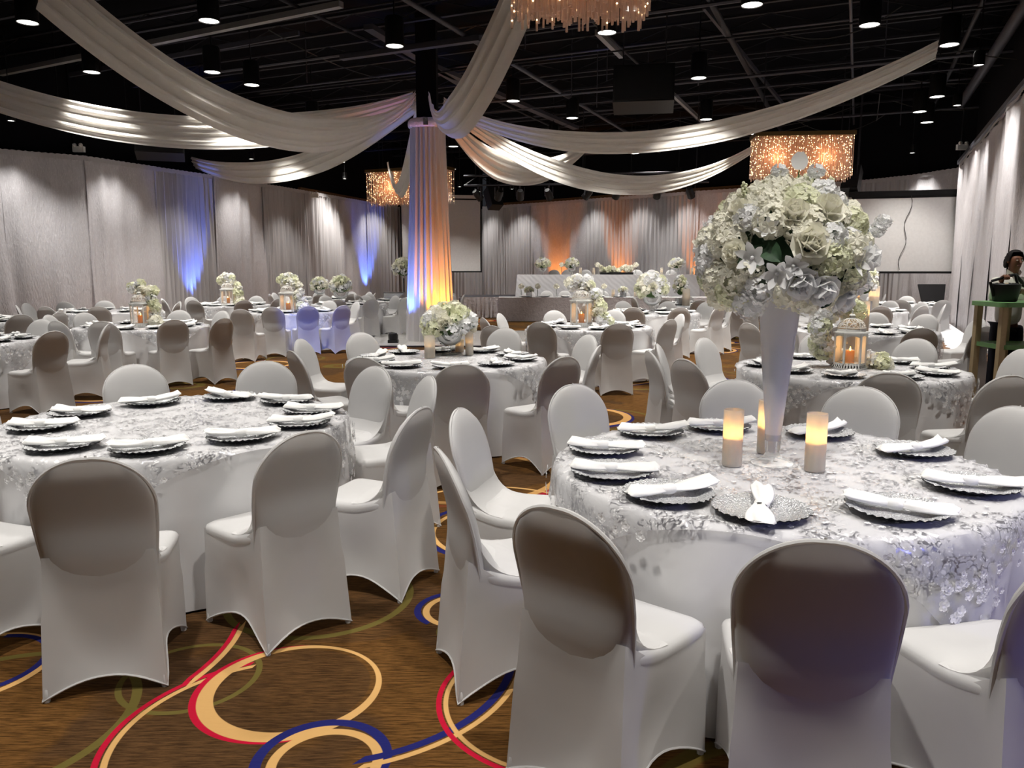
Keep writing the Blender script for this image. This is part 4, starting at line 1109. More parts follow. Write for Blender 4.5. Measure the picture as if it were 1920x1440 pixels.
def make_lantern(a=.125, h=.44):
    o = thing('lantern', '', ''); n = 6; hb, hp = .045, .29
    P = lambda r, k, z: (r * math.cos(PI / 3 * k + PI / 6), r * math.sin(PI / 3 * k + PI / 6), z)
    base = MB()
    for k in range(6):                                  # pierced flared skirt: bars between two rings
        p0, p1, q0, q1 = Vector(P(a * 1.13, k, 0)), Vector(P(a * 1.13, k + 1, 0)), Vector(P(a, k, hb)), Vector(P(a, k + 1, hb))
        for j in range(6):
            t0, t1 = j / 6 + .03, (j + 1) / 6 - .05
            base.poly([p0.lerp(p1, t0), p0.lerp(p1, t1), q0.lerp(q1, t1), q0.lerp(q1, t0)])
        base.poly([q0 - Vector((0, 0, .014)), q1 - Vector((0, 0, .014)), q1 + Vector((0, 0, .003)), q0 + Vector((0, 0, .003))])
        base.poly([p0, p1, p1 + Vector((0, 0, .010)), p0 + Vector((0, 0, .010))])
    base.fan([P(a, k, hb) for k in range(6)], (0, 0, hb)); base.build('base', 'white_metal', o, False)
    for k in range(6): MB().box(P(a * .97, k, (hb + hp) / 2), (.014, .014, hp - hb), PI / 3 * k + PI / 6).build('post', 'white_metal', o, False)
    for k in range(6):
        p0, p1 = P(a * .955, k, hb + .004), P(a * .955, k + 1, hb + .004)
        MB().poly([p0, p1, (p1[0], p1[1], hp), (p0[0], p0[1], hp)]).build('pane', 'glass_clear', o, False)
        q0, q1 = Vector(P(a * .98, k, hp - .03)), Vector(P(a * .98, k + 1, hp - .03)); m = MB(); rows = [[], []]
        for j in range(9):
            t = j / 8; rows[0].append(q0.lerp(q1, t) + Vector((0, 0, -.02 * abs(2 * t - 1) ** 2 + .012))); rows[1].append(q0.lerp(q1, t) + Vector((0, 0, .034)))
        m.grid(rows); m.build('arch', 'white_metal', o, False)
    MB().lathe([(a * .9, hp), (a * 1.10, hp), (a * 1.14, hp + .008), (a * 1.10, hp + .016), (a * .88, hp + .018)], 6, a0=PI / 6).build('rim', 'white_metal', o, False)
    # pierced dome: ribs and diagonal lattice
    lat = MB(); hd = .105; rd = a * .90
    D = lambda u, v: (rd * math.cos(v * PI / 2) ** .75 * math.cos(u), rd * math.cos(v * PI / 2) ** .75 * math.sin(u), hp + .016 + hd * math.sin(v * PI / 2))
    for k in range(6): lat.tube([D(PI / 3 * k + PI / 6, v / 8 * .95) for v in range(9)], .004, 5, False)
    for k in range(18):
        for s in (-1, 1): lat.tube([D(2 * PI * k / 18 + s * v * .10, .22 + v / 7 * .68) for v in range(8)], .0024, 4, False)
    for v in (.2, .5, .9): lat.tube([D(2 * PI * j / 30, v) for j in range(31)], .0035, 5, False)
    lat.build('dome', 'white_metal', o)
    MB().lathe([(rd, hp + .014), (rd * .99, hp + .03), (rd * .96, hp + .04)], 30).build('dome_band', 'white_metal', o)
    z = hp + .016 + hd
    MB().lathe([(0, z - .01), (.03, z - .008), (.03, z + .004), (.022, z + .006), (.022, z + .024), (.03, z + .026), (.012, z + .04), (0, z + .042)], 14).build('finial', 'white_metal', o)
    MB().tube([(.022 * math.cos(2 * PI * j / 16), 0, z + .058 + .022 * math.sin(2 * PI * j / 16)) for j in range(17)], .003, 5, False).build('ring', 'white_metal', o)
    return o
LANT = Proto(make_lantern)
def inner_candle(loc, h, label, power=.35, r=.034):
    o = thing('candle', label, 'candle', loc)
    MB().lathe([(0, 0), (r, 0), (r, h), (r * .8, h - .004), (0, h - .008)], 18).build('wax', 'wax_amber', o)
    MB().lathe([(.0005, h - .006), (.007, h + .008), (.005, h + .02), (.0005, h + .036)], 10).build('flame', 'flame', o)
    lamp('candle_glow', 'POINT', (0, 0, h + .05), power, (1.0, .5, .13), o, .012); return o
# ------------------------------------------------------------------ tables with chairs, plates and napkins
ORD = ['nearest', 'second', 'third', 'fourth', 'fifth', 'sixth', 'seventh', 'eighth', 'ninth', 'tenth', 'eleventh', 'twelfth']
def even(phase, n=10, seed=0):
    rn = random.Random(seed); return [((phase + 360 / n * k + rn.uniform(-5, 5) + 180) % 360 - 180, 1.20 + rn.uniform(-.02, .14), rn.uniform(-8, 8)) for k in range(n)]
def from_px(c, pts, lo=1.15, hi=1.5):
    out = []
    for q in pts:
        p = at(q[0], q[1], CHH); yaw = q[2] if len(q) > 2 else 0
        r = p - Vector((c.x, c.y, CHH)); th = math.degrees(math.atan2(-r.x, -r.y)); d = math.hypot(r.x, r.y) - .31
        out.append((th, min(max(d, lo), hi if len(q) < 4 else q[3]), yaw))
    return out
TAB = []; CHAIRS = []
def right_wall_x(y):
    for (x0, y0), (x1, y1) in zip(RIGHT[:-1], RIGHT[1:]):
        if y1 <= y <= y0: return x0 + (x1 - x0) * (y - y0) / (y1 - y0)
    return 99.0
def relax(ch):
    ch = [list(q) for q in ch]
    pos = lambda q: Vector((-math.sin(R(q[0])) * q[1], -math.cos(R(q[0])) * q[1]))
    for _ in range(60):
        for i in range(len(ch)):
            for j in range(i + 1, len(ch)):
                if (pos(ch[i]) - pos(ch[j])).length < .52:
                    d = (ch[i][0] - ch[j][0] + 180) % 360 - 180; s = 1 if d >= 0 else -1
                    ch[i][0] += s * .8; ch[j][0] -= s * .8
    return [tuple(q) for q in ch]
def table(key, px, rot, desc, chairs=None, phase=None, plates=None, nplates=10, pph=None, seed=0, hi=1.5, xy=None, n=10):
    c = Vector((xy[0], xy[1], 0)) if xy else at(px[0], px[1], .76); c.z = 0
    i = len(TAB); rn = random.Random(100 + i); TAB.append((key, c, desc))
    CLOTHS[i % 2].place(c, R(rn.uniform(0, 360)), 'white floor-length cloth on the ' + desc, 'tablecloth', 'white round tablecloths')
    OVERS[i % 2].place(c, R(rot), 'sequinned lace square laid over the ' + desc, 'tablecloth', 'lace squares on the round tables')
    ch = from_px(c, chairs, 1.15, hi) if chairs else []
    ch = relax(ch)
    if phase is not None: ch = ch + even(phase, n, i)
    def place_of(q): return c + Vector((-math.sin(R(q[0])) * q[1], -math.cos(R(q[0])) * q[1], 0))
    ch = [q for q in ch if place_of(q).x < right_wall_x(place_of(q).y) - .55 and all((place_of(q) - e).length > .52 for e in CHAIRS)]
    CHAIRS.extend(place_of(q) for q in ch)
    def cw(th): return th % 360
    ch.sort(key=lambda q: cw(q[0])); near = min(range(len(ch)), key=lambda k: abs((ch[k][0] + 180) % 360 - 180)); ch = ch[near:] + ch[:near]
    for k, (th, d, yaw) in enumerate(ch):
        a = R(th); p = c + Vector((-math.sin(a) * d, -math.cos(a) * d, 0)); t = abs((th + 180) % 360 - 180)
        view = 'seen from behind' if t < 70 else ('seen side-on' if t < 112 else 'facing us')
        pos = 'nearest' if k == 0 else ORD[k] + ' clockwise from nearest'
        CHAIR.place(p, -a + R(yaw), 'white chair %s, %s, %s' % (view, pos, desc), 'chair', 'white covered chairs at round tables')
    if plates: pl = [(at(x, y, .785), r_, v) for x, y, r_, v in plates]
    else:
        pl = []; p0 = pph if pph is not None else (ch[0][0] if ch else 0)
        for k in range(nplates):
            a = R(p0 + 360 / nplates * k); rr = .70 + rn.uniform(-.03, .02)
            pl.append((c + Vector((-math.sin(a) * rr, -math.cos(a) * rr, 0)), math.degrees(-a) + rn.choice((0, 20, -25, 80, 60)), rn.randrange(3)))
    def ang(p): return math.degrees(math.atan2(-(p.x - c.x), -(p.y - c.y))) % 360
    pl.sort(key=lambda q: ang(q[0])); near = min(range(len(pl)), key=lambda k: min(ang(pl[k][0]), 360 - ang(pl[k][0]))); pl = pl[near:] + pl[:near]
    for k, (p, r_, v) in enumerate(pl):
        d = Vector((p.x - c.x, p.y - c.y)); 
        if d.length > .745: d = d.normalized() * .745
        p = Vector((c.x + d.x, c.y + d.y, .7655))
        pos = 'nearest' if k == 0 else ORD[k] + ' clockwise from nearest'
        PLATE.place(p, R(rn.uniform(0, 360)), 'silver charger plate, %s, %s' % (pos, desc), 'plate', 'silver charger plates')
        NAPS[v].place(p + Vector((0, 0, .002)), R(r_), 'knotted white napkin, %s, %s' % (pos, desc), 'napkin', 'knotted white napkins')
    return c

cT1 = table('T1', (1447, 872), -25, 'tall vase table', [(1545, 1008), (1046, 952), (822, 842), (905, 770), (1115, 730), (1385, 720), (1615, 728), (1900, 765)], None,
    [(1125, 838, 170, 0), (1140, 882, 175, 0), (1225, 932, 195, 2), (1425, 965, 65, 1), (1680, 952, 150, 1), (1830, 908, 165, 0), (1722, 842, 10, 1), (1540, 806, 20, 1), (1345, 797, 175, 2), (1215, 806, 175, 2)])
for th, d, wd in ((-15, 1.16, 'white covered chair cropped at the right edge, right of the nearest, tall vase table'), (-68, 1.25, 'white covered chair out of frame at right of the tall vase table')):
    a = R(th); CHAIR.place(cT1 + Vector((-math.sin(a) * d, -math.cos(a) * d, 0)), -a - R(4), wd, 'chair', 'white covered chairs at round tables')
cT2 = table('T2', (330, 790), 45, 'bare front-left table', [(148, 860, 4), (560, 812, 6), (790, 765, 0), (790, 700, 0), (690, 696, 0), (512, 684, 28), (250, 684), (28, 724)], None,
    [(285, 752, 20, 1), (430, 742, 150, 1), (558, 746, 0, 0), (602, 766, 180, 0), (575, 791, 180, 2), (452, 816, 200, 1), (272, 840, 215, 1), (118, 832, 195, 0), (78, 797, 190, 0), (150, 772, 180, 0)])
for th, d, wd in ((20, 1.18, 'white covered chair cropped at the left edge, in front of bare front-left table'), (63, 1.22, 'white covered chair out of frame at left of bare front-left table')):
    a = R(th); CHAIR.place(cT2 + Vector((-math.sin(a) * d, -math.cos(a) * d, 0)), -a, wd, 'chair', 'white covered chairs at round tables')
cT3 = table('T3', (838, 674), 20, 'candle bowl table', [(865, 684), (700, 667), (1060, 669), (675, 624), (562, 636), (546, 658), (963, 612), (1105, 628), (1124, 648)])
cT4 = table('T4', (1590, 690), -10, 'front lantern table', [(1278, 674), (1213, 657), (1232, 646), (1363, 637), (1535, 622), (1688, 640), (1842, 655), (1895, 704), (1670, 699)])
cT5 = table('T5', (1105, 612), 35, 'lantern table before the stage', [(1012, 604), (1160, 607), (1238, 598), (905, 596, 0, 2.6), (923, 611, 0, 2.6), (950, 588, 0, 2.2), (1052, 584), (1152, 581), (1278, 589)], hi=1.7)
cT6 = table('T6', (1222, 586), 10, 'bowl table before the stage', None, 22)
cT7 = table('T7', (1300, 571), 50, 'cropped table left of the bouquet', None, 5)
cT8 = table('T8', (1622, 620), 5, 'pillar candle table', [(1740, 617), (1838, 597), (1848, 612), (1648, 582), (1755, 588), (1402, 606, 0, 2.0), (1540, 600), (1500, 640)])
cT9 = table('T9', (1610, 583), 40, 'cube vase table', None, 12)
cT10 = table('T10', None, 15, 'table beside the right wall drapes', None, 30, xy=(9.8, 19.2))
cT11 = table('T11', None, 60, 'table under the right screen', None, 0, xy=(9.3, 23.0))
cLa = table('La', None, 30, 'cropped table at the left edge', [(100, 621), (203, 608), (15, 604), (-60, 640)], hi=1.75, xy=(-6.75, 9.25))
cLb = table('Lb', (268, 612), 0, 'garlanded lantern table', [(313, 597), (415, 597), (180, 600), (141, 602), (138, 590), (234, 590), (335, 582), (418, 583)], hi=1.6)
cLc = table('Lc', (-62, 602), 20, 'back table at the left edge', [(20, 592), (15, 582), (88, 587), (75, 597), (72, 580)], hi=1.6)
cLd = table('Ld', (195, 584), 45, 'back table behind the garlanded lantern', None, 14)
cLe = table('Le', (432, 572), 25, 'back table right of the blue uplight', None, 8)
cLf = table('Lf', (548, 584), 0, 'lantern table left of the column', [(510, 576), (582, 574), (640, 573), (432, 582, 0, 2.2), (600, 565), (650, 566)], hi=1.6)
cLg = table('Lg', (604, 560), 15, 'far table with two flower bowls', None, 20)
cLh = table('Lh', (655, 570), 40, 'far table just left of the column', None, 0)
cLi = table('Li', (765, 563), 30, 'far table hidden behind the column', None, 18)

TT = .767
# front vase table
vp = at(1447, 868, TT); tall_vase(vp); big_bouquet((vp.x + .0, vp.y, 1.66))
for x, y, wd in ((1372, 872, 'left of the tall vase'), (1527, 882, 'right of the tall vase'), (1436, 848, 'half hidden behind the tall vase')):
    pillar(at(x, y, TT), .042, .245, 'frosted glass cylinder with glowing candle ' + wd, .5, .30)
# candle bowl table
bp = at(843, 664, TT); bowl_vase(bp, 1.5, 'clear footed glass bowl under flowers on the candle bowl table')
small_bouquet((bp.x, bp.y, bp.z + .24), .255, .20, 'low mound of cream flowers in a bowl between three candles', 3)
for x, y, r_, h, wd in ((806, 671, .052, .215, 'wide one left of the flower bowl'), (880, 666, .040, .235, 'slim one right of the flower bowl'), (862, 660, .045, .13, 'short one behind the flower bowl')):
    pillar(at(x, y, TT), r_, h, 'white frosted candle cylinder, ' + wd, .5, 0)
def lantern_set(c, dx, dy, s, desc, gar, seed, top=.30, power=.16):
    l = LANT.place((c.x + dx, c.y + dy, TT), R(10 + seed * 13), 'white pierced metal dome lantern on the ' + desc, 'lantern', 'white dome lanterns', (s, s, s))
    inner_candle((c.x + dx, c.y + dy, TT + .046 * s), .10 * s, 'amber candle inside the lantern on the ' + desc, power, .034 * s)
    garland((c.x + dx, c.y + dy, TT), [(x * s, y * s, z * s) for x, y, z in gar], 'white flower garland curling round the lantern on the ' + desc, seed, s)
GA = [(.24, -.04, .03), (.20, .12, .05), (.05, .22, .06), (-.14, .17, .08), (-.22, .10, .20), (-.24, .06, .34), (-.14, .06, .46), (-.02, .10, .50), (.07, .12, .44)]
GB = [(.26, -.10, .05), (.22, -.03, .08), (.19, 0, .20), (.16, .04, .34), (.10, .08, .46), (-.02, .12, .52), (-.12, .12, .46)]
l4 = at(1592, 690, TT); lantern_set(l4, 0, 0, 1.04, 'front lantern table', GA, 5)
l5 = at(1090, 612, TT); lantern_set(l5, 0, 0, 1.30, 'lantern table before the stage', [(p[0], p[1], p[2]) for p in GB], 6)
lb = at(265, 612, TT); lantern_set(lb, 0, 0, 1.15, 'garlanded lantern table', GB, 7)
lf = at(541, 586, TT); lantern_set(lf, 0, 0, 1.30, 'lantern table left of the column', GB, 8)
le = at(428, 573, TT); lantern_set(le, 0, 0, 1.30, 'back table right of the blue uplight', GB, 9)
# other centrepieces
def bowl_set(p, s, rx, rz, lab1, lab2, seed):
    bowl_vase(p, s, lab1); small_bouquet((p.x, p.y, p.z + .13 * s + rz * .35), rx, rz, lab2, seed)
bowl_set(at(1222, 585, TT), 2.2, .32, .30, 'clear footed bowl on the bowl table before the stage', 'cream flower mound on the bowl table before the stage', 21)
q = at(1275, 572, TT); cube_vase(q, .10, .16, 'small square vase on the cropped table left of the bouquet'); small_bouquet((q.x, q.y, q.z + .36), .17, .30, 'tall cream flower bunch beside a candle, left of the bouquet', 22)
pillar(at(1286, 573, TT), .09, .40, 'square-looking clear candle glass left of the bouquet', .45, 0)
q = at(1619, 587, TT); cube_vase(q, .11, .24, 'mirrored square vase under flowers on the cube vase table'); small_bouquet((q.x, q.y, q.z + .52), .22, .36, 'upright cream rose bunch in the square vase', 23, 3, 1.3)
pillar(at(1600, 586, TT), .10, .52, 'tall glowing candle cylinder left of the rose bunch', .6, .5)
pillar(at(1637, 584, TT), .10, .52, 'tall glowing candle cylinder right of the rose bunch', .6, .5)
pillar(at(1616, 628, TT), .075, .44, 'tall glowing candle cylinder on the pillar candle table', .6, .4)
bowl_set(at(600, 560, TT), 2.0, .26, .22, 'clear footed bowl, left one of the far pair', 'cream flower mound, left one of the far pair of bowls', 24)
bowl_set(at(640, 570, TT), 2.2, .26, .26, 'clear footed bowl, right one near the column', 'cream flower mound, right one near the column', 25)
q = Vector((cLi.x - .35, cLi.y - .2, TT)); gb = thing('gift_box', 'mirrored card box on the far table behind the column', 'box', q)
MB().box((0, 0, .10), (.55, .35, .20)).build('body', 'mirror_box', gb, False); MB().box((0, 0, .215), (.57, .37, .03)).build('lid', 'silver_edge', gb, False)
q = at(757, 563, TT); ts = thing('flower_stand', 'slim black stand holding a white flower ball beside the column', 'flower stand', (q.x, q.y + .1, TT))
MB().lathe([(0, 0), (.14, 0), (.14, .015), (.02, .03), (0, .03)], 16).build('base', 'black_plastic', ts); MB().tube([(0, 0, .02), (0, 0, .62)], .018, 8).build('pole', 'black_plastic', ts)
small_bouquet((q.x, q.y + .1, TT + .80), .30, .30, 'white flower ball on a slim stand beside the column', 31)

# ------------------------------------------------------------------ head tables
def head_table(x0, x1, y, z0, dep, top, front, label, nap=True):
    o = thing('head_table', label, 'table', ((x0 + x1) / 2, y, z0)); L = x1 - x0
    rows = []
    n = 60; wv = wobble(3, int(x0 * 10) + 50)
    for k in range(7):
        t = k / 6; f = .035 * t; per = []
        for j in range(n):
            u = j / n * 4; s = int(u); v = u - s; cs = [(-L / 2, 0), (L / 2, 0), (L / 2, dep), (-L / 2, dep)]
            a, b = cs[s], cs[(s + 1) % 4]; X, Y = a[0] + (b[0] - a[0]) * v, a[1] + (b[1] - a[1]) * v
            cx, cy = X, Y - dep / 2; l = math.hypot(cx, cy); g = f * (1 + .5 * wv(u * 6)) + .03 * t
            per.append((X + cx / l * g, Y + cy / l * g, .76 * (1 - t) + .012 * t))
        rows.append(per)
    MB().grid(rows, cu=True).build('cloth_drop', front, o)
    MB().box((0, dep / 2, .752), (L - .005, dep - .005, .018)).build('cloth_top', 'linen', o, False)
    return o
UY, LY = 27.0, 24.4
for i, (a, b, fr, wd) in enumerate(((.18, 2.55, 'crinkle_satin', 'left'), (2.57, 4.9, 'pintuck', 'middle'), (4.92, 6.5, 'pintuck', 'right'))):
    head_table(a, b, UY, SZ, .75, None, fr if i else 'pintuck', 'long head table on the stage under pale cloth, %s section' % wd)
for i, (a, b, wd) in enumerate(((-.42, 2.02, 'left'), (2.04, 4.5, 'middle'), (4.52, 6.4, 'right'))):
    head_table(a, b, LY, 0, .75, None, 'crinkle_satin', 'long head table before the stage in crinkled silver cloth, %s section' % wd)
for k, px in enumerate((1040, 1065, 1100, 1150, 1197, 1225, 1262)):
    p = atY(px, 500, UY + 1.35); CHAIR.place((p.x, p.y, SZ), PI, 'white covered chair behind the stage head table, %s from left' % ('first second third fourth fifth sixth seventh'.split()[k]), 'chair', 'chairs behind the stage head table')
for k, px in enumerate((992, 1026, 1060, 1132, 1172, 1205, 1245)):
    p = atY(px, 545, LY + 1.35); CHAIR.place((p.x, p.y, 0), PI, 'white covered chair behind the lower head table, %s from left' % ('first second third fourth fifth sixth seventh'.split()[k]), 'chair', 'chairs behind the lower head table')
def bud_vase(loc, h, label):
    o = thing('bud_vase', label, 'vase', loc)
    MB().lathe([(0, 0), (.05, 0), (.05, .008), (.018, .02), (.016, h * .6), (.02, h * .62), (0, h * .62)], 12).build('glass', 'glass_clear', o)
    MB().tube([(0, 0, .02), (0, 0, h - .05)], .006, 5).build('stem', 'stem_green', o)
    c = link('bloom', HYS[0], o); c.location = (0, 0, h - .02); c.scale = (1.5, 1.5, 1.4); return o
for k, (px, wd) in enumerate(((977, 'leftmost'), (1008, 'second'), (1043, 'third'), (1132, 'fourth'), (1250, 'rightmost'))):
    p = atY(px, 557, LY + .4); bud_vase((p.x, p.y, .762), .36, 'single cream bloom in a bud vase on lower head table, %s' % wd)
for k, (px, wd) in enumerate(((1053, 'leftmost'), (1080, 'second'), (1120, 'third'), (1192, 'fourth'), (1256, 'rightmost'))):
    p = atY(px, 513, UY + .3); bud_vase((p.x, p.y, SZ + .762), .36, 'single cream bloom in a bud vase on stage head table, %s' % wd)
for px, lev, wd in ((992, 0, 'at the left end of the lower head table'), (1168, 0, 'at the middle of the lower head table')):
    p = atY(px, 557, LY + .35); cube_vase((p.x, p.y, .762), .09, .16, 'small silver square pot ' + wd); small_bouquet((p.x, p.y, .762 + .18), .15, .11, 'small cream flower bunch ' + wd, 60 + px)
for px, rx, wd in ((1018, .26, 'at the left end of the stage head table'), (1072, .24, 'second along the stage head table'), (1269, .26, 'at the right end of the stage head table')):
    p = atY(px, 513, UY + .3); bowl_vase((p.x, p.y, SZ + .762), 1.6, 'clear footed bowl ' + wd); small_bouquet((p.x, p.y, SZ + .762 + .30), rx, .20, 'cream flower mound ' + wd, 80 + px)
p = atY(1156, 512, UY + .25); gt = thing('flower_trough', 'long low trough of cream roses centred on the stage head table', 'flowers', (p.x, p.y, SZ + .762))
MB().box((0, 0, .04), (1.15, .22, .08)).build('trough', 'black_plastic', gt, False)
rn = random.Random(8)
for k in range(34):
    pos = Vector((rn.uniform(-.55, .55), rn.uniform(-.1, .1), rn.uniform(.10, .28))); put(rn.choice((HYS[0], HYS[2], ROSE)), 'bloom', gt, pos, Vector((rn.uniform(-.5, .5), -1, rn.uniform(0, 1))).normalized(), 1.35, rn.uniform(0, 6))
for k, (px, y, z, wd) in enumerate(((1088, UY, SZ, 'left of the rose trough'), (1113, UY, SZ, 'just left of the rose trough'), (1240, UY, SZ, 'right of the rose trough'), (1297, UY, SZ, 'at the right end of the stage head table'), (1103, LY, 0, 'on the lower head table, left'), (1150, LY, 0, 'on the lower head table, middle'), (1192, LY, 0, 'on the lower head table, right'))):
    p = atY(px, 530, y + .3); pillar((p.x, p.y, z + .762), .05, .24, 'small clear candle cylinder ' + wd, .4, 0)
for k, (px, wd) in enumerate(((986, 'leftmost'), (1022, 'second'), (1060, 'third'), (1126, 'fourth'), (1160, 'fifth'), (1200, 'rightmost'))):
    p = atY(px, 557, LY + .2); PLATE.place((p.x, p.y, .7625), 0, 'silver charger plate on the lower head table, %s' % wd, 'plate', 'plates on the lower head table'); NAPS[k % 3].place((p.x, p.y, .7645), .3 * k, 'knotted white napkin on the lower head table, %s' % wd, 'napkin', 'napkins on the lower head table')

# ------------------------------------------------------------------ right side: stand, bag, person, black lectern, fabric puddle
cs = thing('service_stand', 'tall green-topped stand with tan legs and lower shelf, right edge', 'stand', (0, 0, 0))
CY = 8.35; cl = atY(1880, 575, CY); x0, x1, zt = cl.x, cl.x + 1.15, 1.255
def rounded(x0, x1, y0, y1, z, th, name, r=.07):
    ring = []
    for cx, cy, a0 in ((x1 - r, y1 - r, 0), (x0 + r, y1 - r, 90), (x0 + r, y0 + r, 180), (x1 - r, y0 + r, 270)):
        for k in range(6): a = R(a0 + 18 * k); ring.append((cx + r * math.cos(a), cy + r * math.sin(a)))
    lo, hi = [(x, y, z - th) for x, y in ring], [(x, y, z) for x, y in ring]
    m = MB().grid([lo, hi], cu=True); m.poly(hi); m.poly(lo[::-1]); return m.build(name, 'green_top', cs, False)
rounded(x0, x1, CY, CY + .62, zt, .05, 'top'); rounded(x0 + .06, x1 - .02, CY + .03, CY + .58, .79, .05, 'shelf')
for x, y in ((x0 + .07, CY + .08), (x0 + .40, CY + .07), (x1 - .07, CY + .08), (x0 + .07, CY + .54), (x0 + .40, CY + .54), (x1 - .07, CY + .54)):
    MB().box((x, y, (zt - .05) / 2), (.065, .065, zt - .052)).build('leg', 'tan_leg', cs, False)
bgp = atY(1884, 560, CY + .30); bgp.z = zt + .002
bag = thing('carry_caddy', 'black round carry caddy with angular handle on the green stand', 'bag', bgp)
MB().lathe([(0, 0), (.105, 0), (.12, .01), (.145, .15), (.15, .19), (.14, .20), (.12, .17), (0, .16)], 24).build('tub', 'bag_black', bag)
for s in range(9): MB().blob((.09 * math.cos(s * .7), .09 * math.sin(s * .7), .19), (.026, .022, .02), 8, 5).build('tool_roll', 'bag_black' if s % 3 else 'tan_leg', bag)
MB().tube([(-.13, 0, .06), (-.185, -.01, .215), (-.17, -.01, .228), (.08, 0, .30), (.095, 0, .288), (.14, 0, .16)], .015, 8).build('handle', 'bag_black', bag)
MB().tube([(.11, .03, .30), (.20, .05, .22), (.25, .07, .17)], .020, 8).build('strap', 'bag_black', bag)

def skin_mesh(name, parent, joints, edges, mat, sub=2):
    me = bpy.data.meshes.new(name); me.from_pydata([j[0] for j in joints], edges, []); me.update()
    o = link(name, me, parent); me.materials.append(M[mat])
    md = o.modifiers.new('skin', 'SKIN'); md.use_smooth_shade = True
    for v, j in zip(me.skin_vertices[0].data, joints):
        v.radius = (j[1], j[2] if len(j) > 2 else j[1])
    me.skin_vertices[0].data[0].use_root = True
    s = o.modifiers.new('sub', 'SUBSURF'); s.levels = sub; s.render_levels = sub
    return o
pp = atY(1898, 505, 9.1); pp.z = 0
per = thing('person', 'standing person in white shirt and dark trousers holding the black caddy', 'person', pp)
S = 1.06                                                   # stature scale, about 1.80 m
def J(x, y, z, r, r2=None): return ((x * S, y * S, z * S), r * S, (r2 or r) * S)
hx = (bgp.x - pp.x) / S; hy = (bgp.y - pp.y) / S; hz = bgp.z / S
rh = (hx - .03, hy - .01, hz + .262); lh = (hx + .15, hy + .02, hz + .10)
body = [J(0, 0, .98, .085, .07), J(0, 0, 1.15, .085, .07), J(0, -.01, 1.34, .095, .07), J(0, -.01, 1.44, .06, .06), J(0, -.02, 1.50, .048), J(0, -.035, 1.555, .062, .07), J(0, -.04, 1.62, .073, .088), J(0, -.03, 1.675, .060, .075),
        J(-.17, 0, 1.39, .045), J(-.25, -.12, 1.20, .036), J(rh[0] + .02, rh[1] + .07, rh[2] - .02, .026), J(rh[0], rh[1] + .01, rh[2], .030, .022),
        J(.17, 0, 1.39, .045), J(.27, -.10, 1.16, .036), J(lh[0] + .07, lh[1] + .05, lh[2] + .01, .026), J(lh[0] + .02, lh[1] + .01, lh[2], .032, .020),
        J(-.08, 0, .86, .055), J(-.10, -.01, .50, .042), J(-.10, .01, .09, .034), J(.08, 0, .86, .055), J(.10, -.01, .50, .042), J(.10, .01, .09, .036)]
be = [(0, 1), (1, 2), (2, 3), (3, 4), (4, 5), (5, 6), (6, 7), (2, 8), (8, 9), (9, 10), (10, 11), (2, 12), (12, 13), (13, 14), (14, 15), (0, 16), (16, 17), (17, 18), (0, 19), (19, 20), (20, 21)]
# five fingers on each hand, closed on the caddy
for hand, hi_, sgn in ((rh, 11, 1), (lh, 15, -1)):
    for f in range(4):
        o_ = -.024 + .016 * f; ln = (.030, .034, .032, .026)[f]; b0 = len(body)
        if sgn > 0: pts = [(hand[0] + o_, hand[1] - .022, hand[2] + .012), (hand[0] + o_, hand[1] - .045, hand[2] - .004), (hand[0] + o_, hand[1] - .040, hand[2] - .004 - ln)]
        else: pts = [(hand[0] - .01, hand[1] - .02, hand[2] + o_), (hand[0] - .035 - ln * .4, hand[1] - .045, hand[2] + o_), (hand[0] - .055 - ln, hand[1] - .045, hand[2] + o_ * 1.1)]
        body += [J(*p, .0088) for p in pts]; be += [(hi_, b0), (b0, b0 + 1), (b0 + 1, b0 + 2)]
    b0 = len(body)
    pts = [(hand[0] + sgn * .035, hand[1] - .005, hand[2] - .008), (hand[0] + sgn * .03, hand[1] - .03, hand[2] - .03)] if sgn > 0 else [(hand[0] + .0, hand[1] - .02, hand[2] + .04), (hand[0] - .03, hand[1] - .035, hand[2] + .055)]
    body += [J(*p, .010) for p in pts]; be += [(hi_, b0), (b0, b0 + 1)]
skin_mesh('body', per, body, be, 'skin')
sh = [J(0, 0, .885, .158, .125), J(0, 0, 1.08, .142, .112), J(0, -.005, 1.24, .150, .118), J(0, -.005, 1.38, .120, .095), J(0, -.005, 1.435, .075, .07),
      J(-.17, 0, 1.385, .064), J(-.255, -.12, 1.195, .056), J(rh[0] - .015, rh[1] + .10, rh[2] - .045, .040), J(.17, 0, 1.385, .064), J(.275, -.10, 1.155, .056), J(lh[0] + .10, lh[1] + .065, lh[2] + .012, .040)]
skin_mesh('shirt', per, sh, [(0, 1), (1, 2), (2, 3), (3, 4), (3, 5), (5, 6), (6, 7), (3, 8), (8, 9), (9, 10)], 'shirt')
skin_mesh('trousers', per, [J(0, 0, .99, .130, .105), J(-.09, 0, .84, .098), J(-.105, -.01, .50, .078), J(-.105, .01, .07, .066), J(.09, 0, .84, .098), J(.105, -.01, .50, .078), J(.105, .01, .07, .066)], [(0, 1), (1, 2), (2, 3), (0, 4), (4, 5), (5, 6)], 'trousers')
for s in (-1, 1):
    MB().blob((s * .105 * S, -.05 * S, .035 * S), (.046 * S, .125 * S, .036 * S), 14, 8).build('shoe', 'shoe', per)
HC = Vector((0, -.038, 1.622)) * S
hr = MB(); rows = []
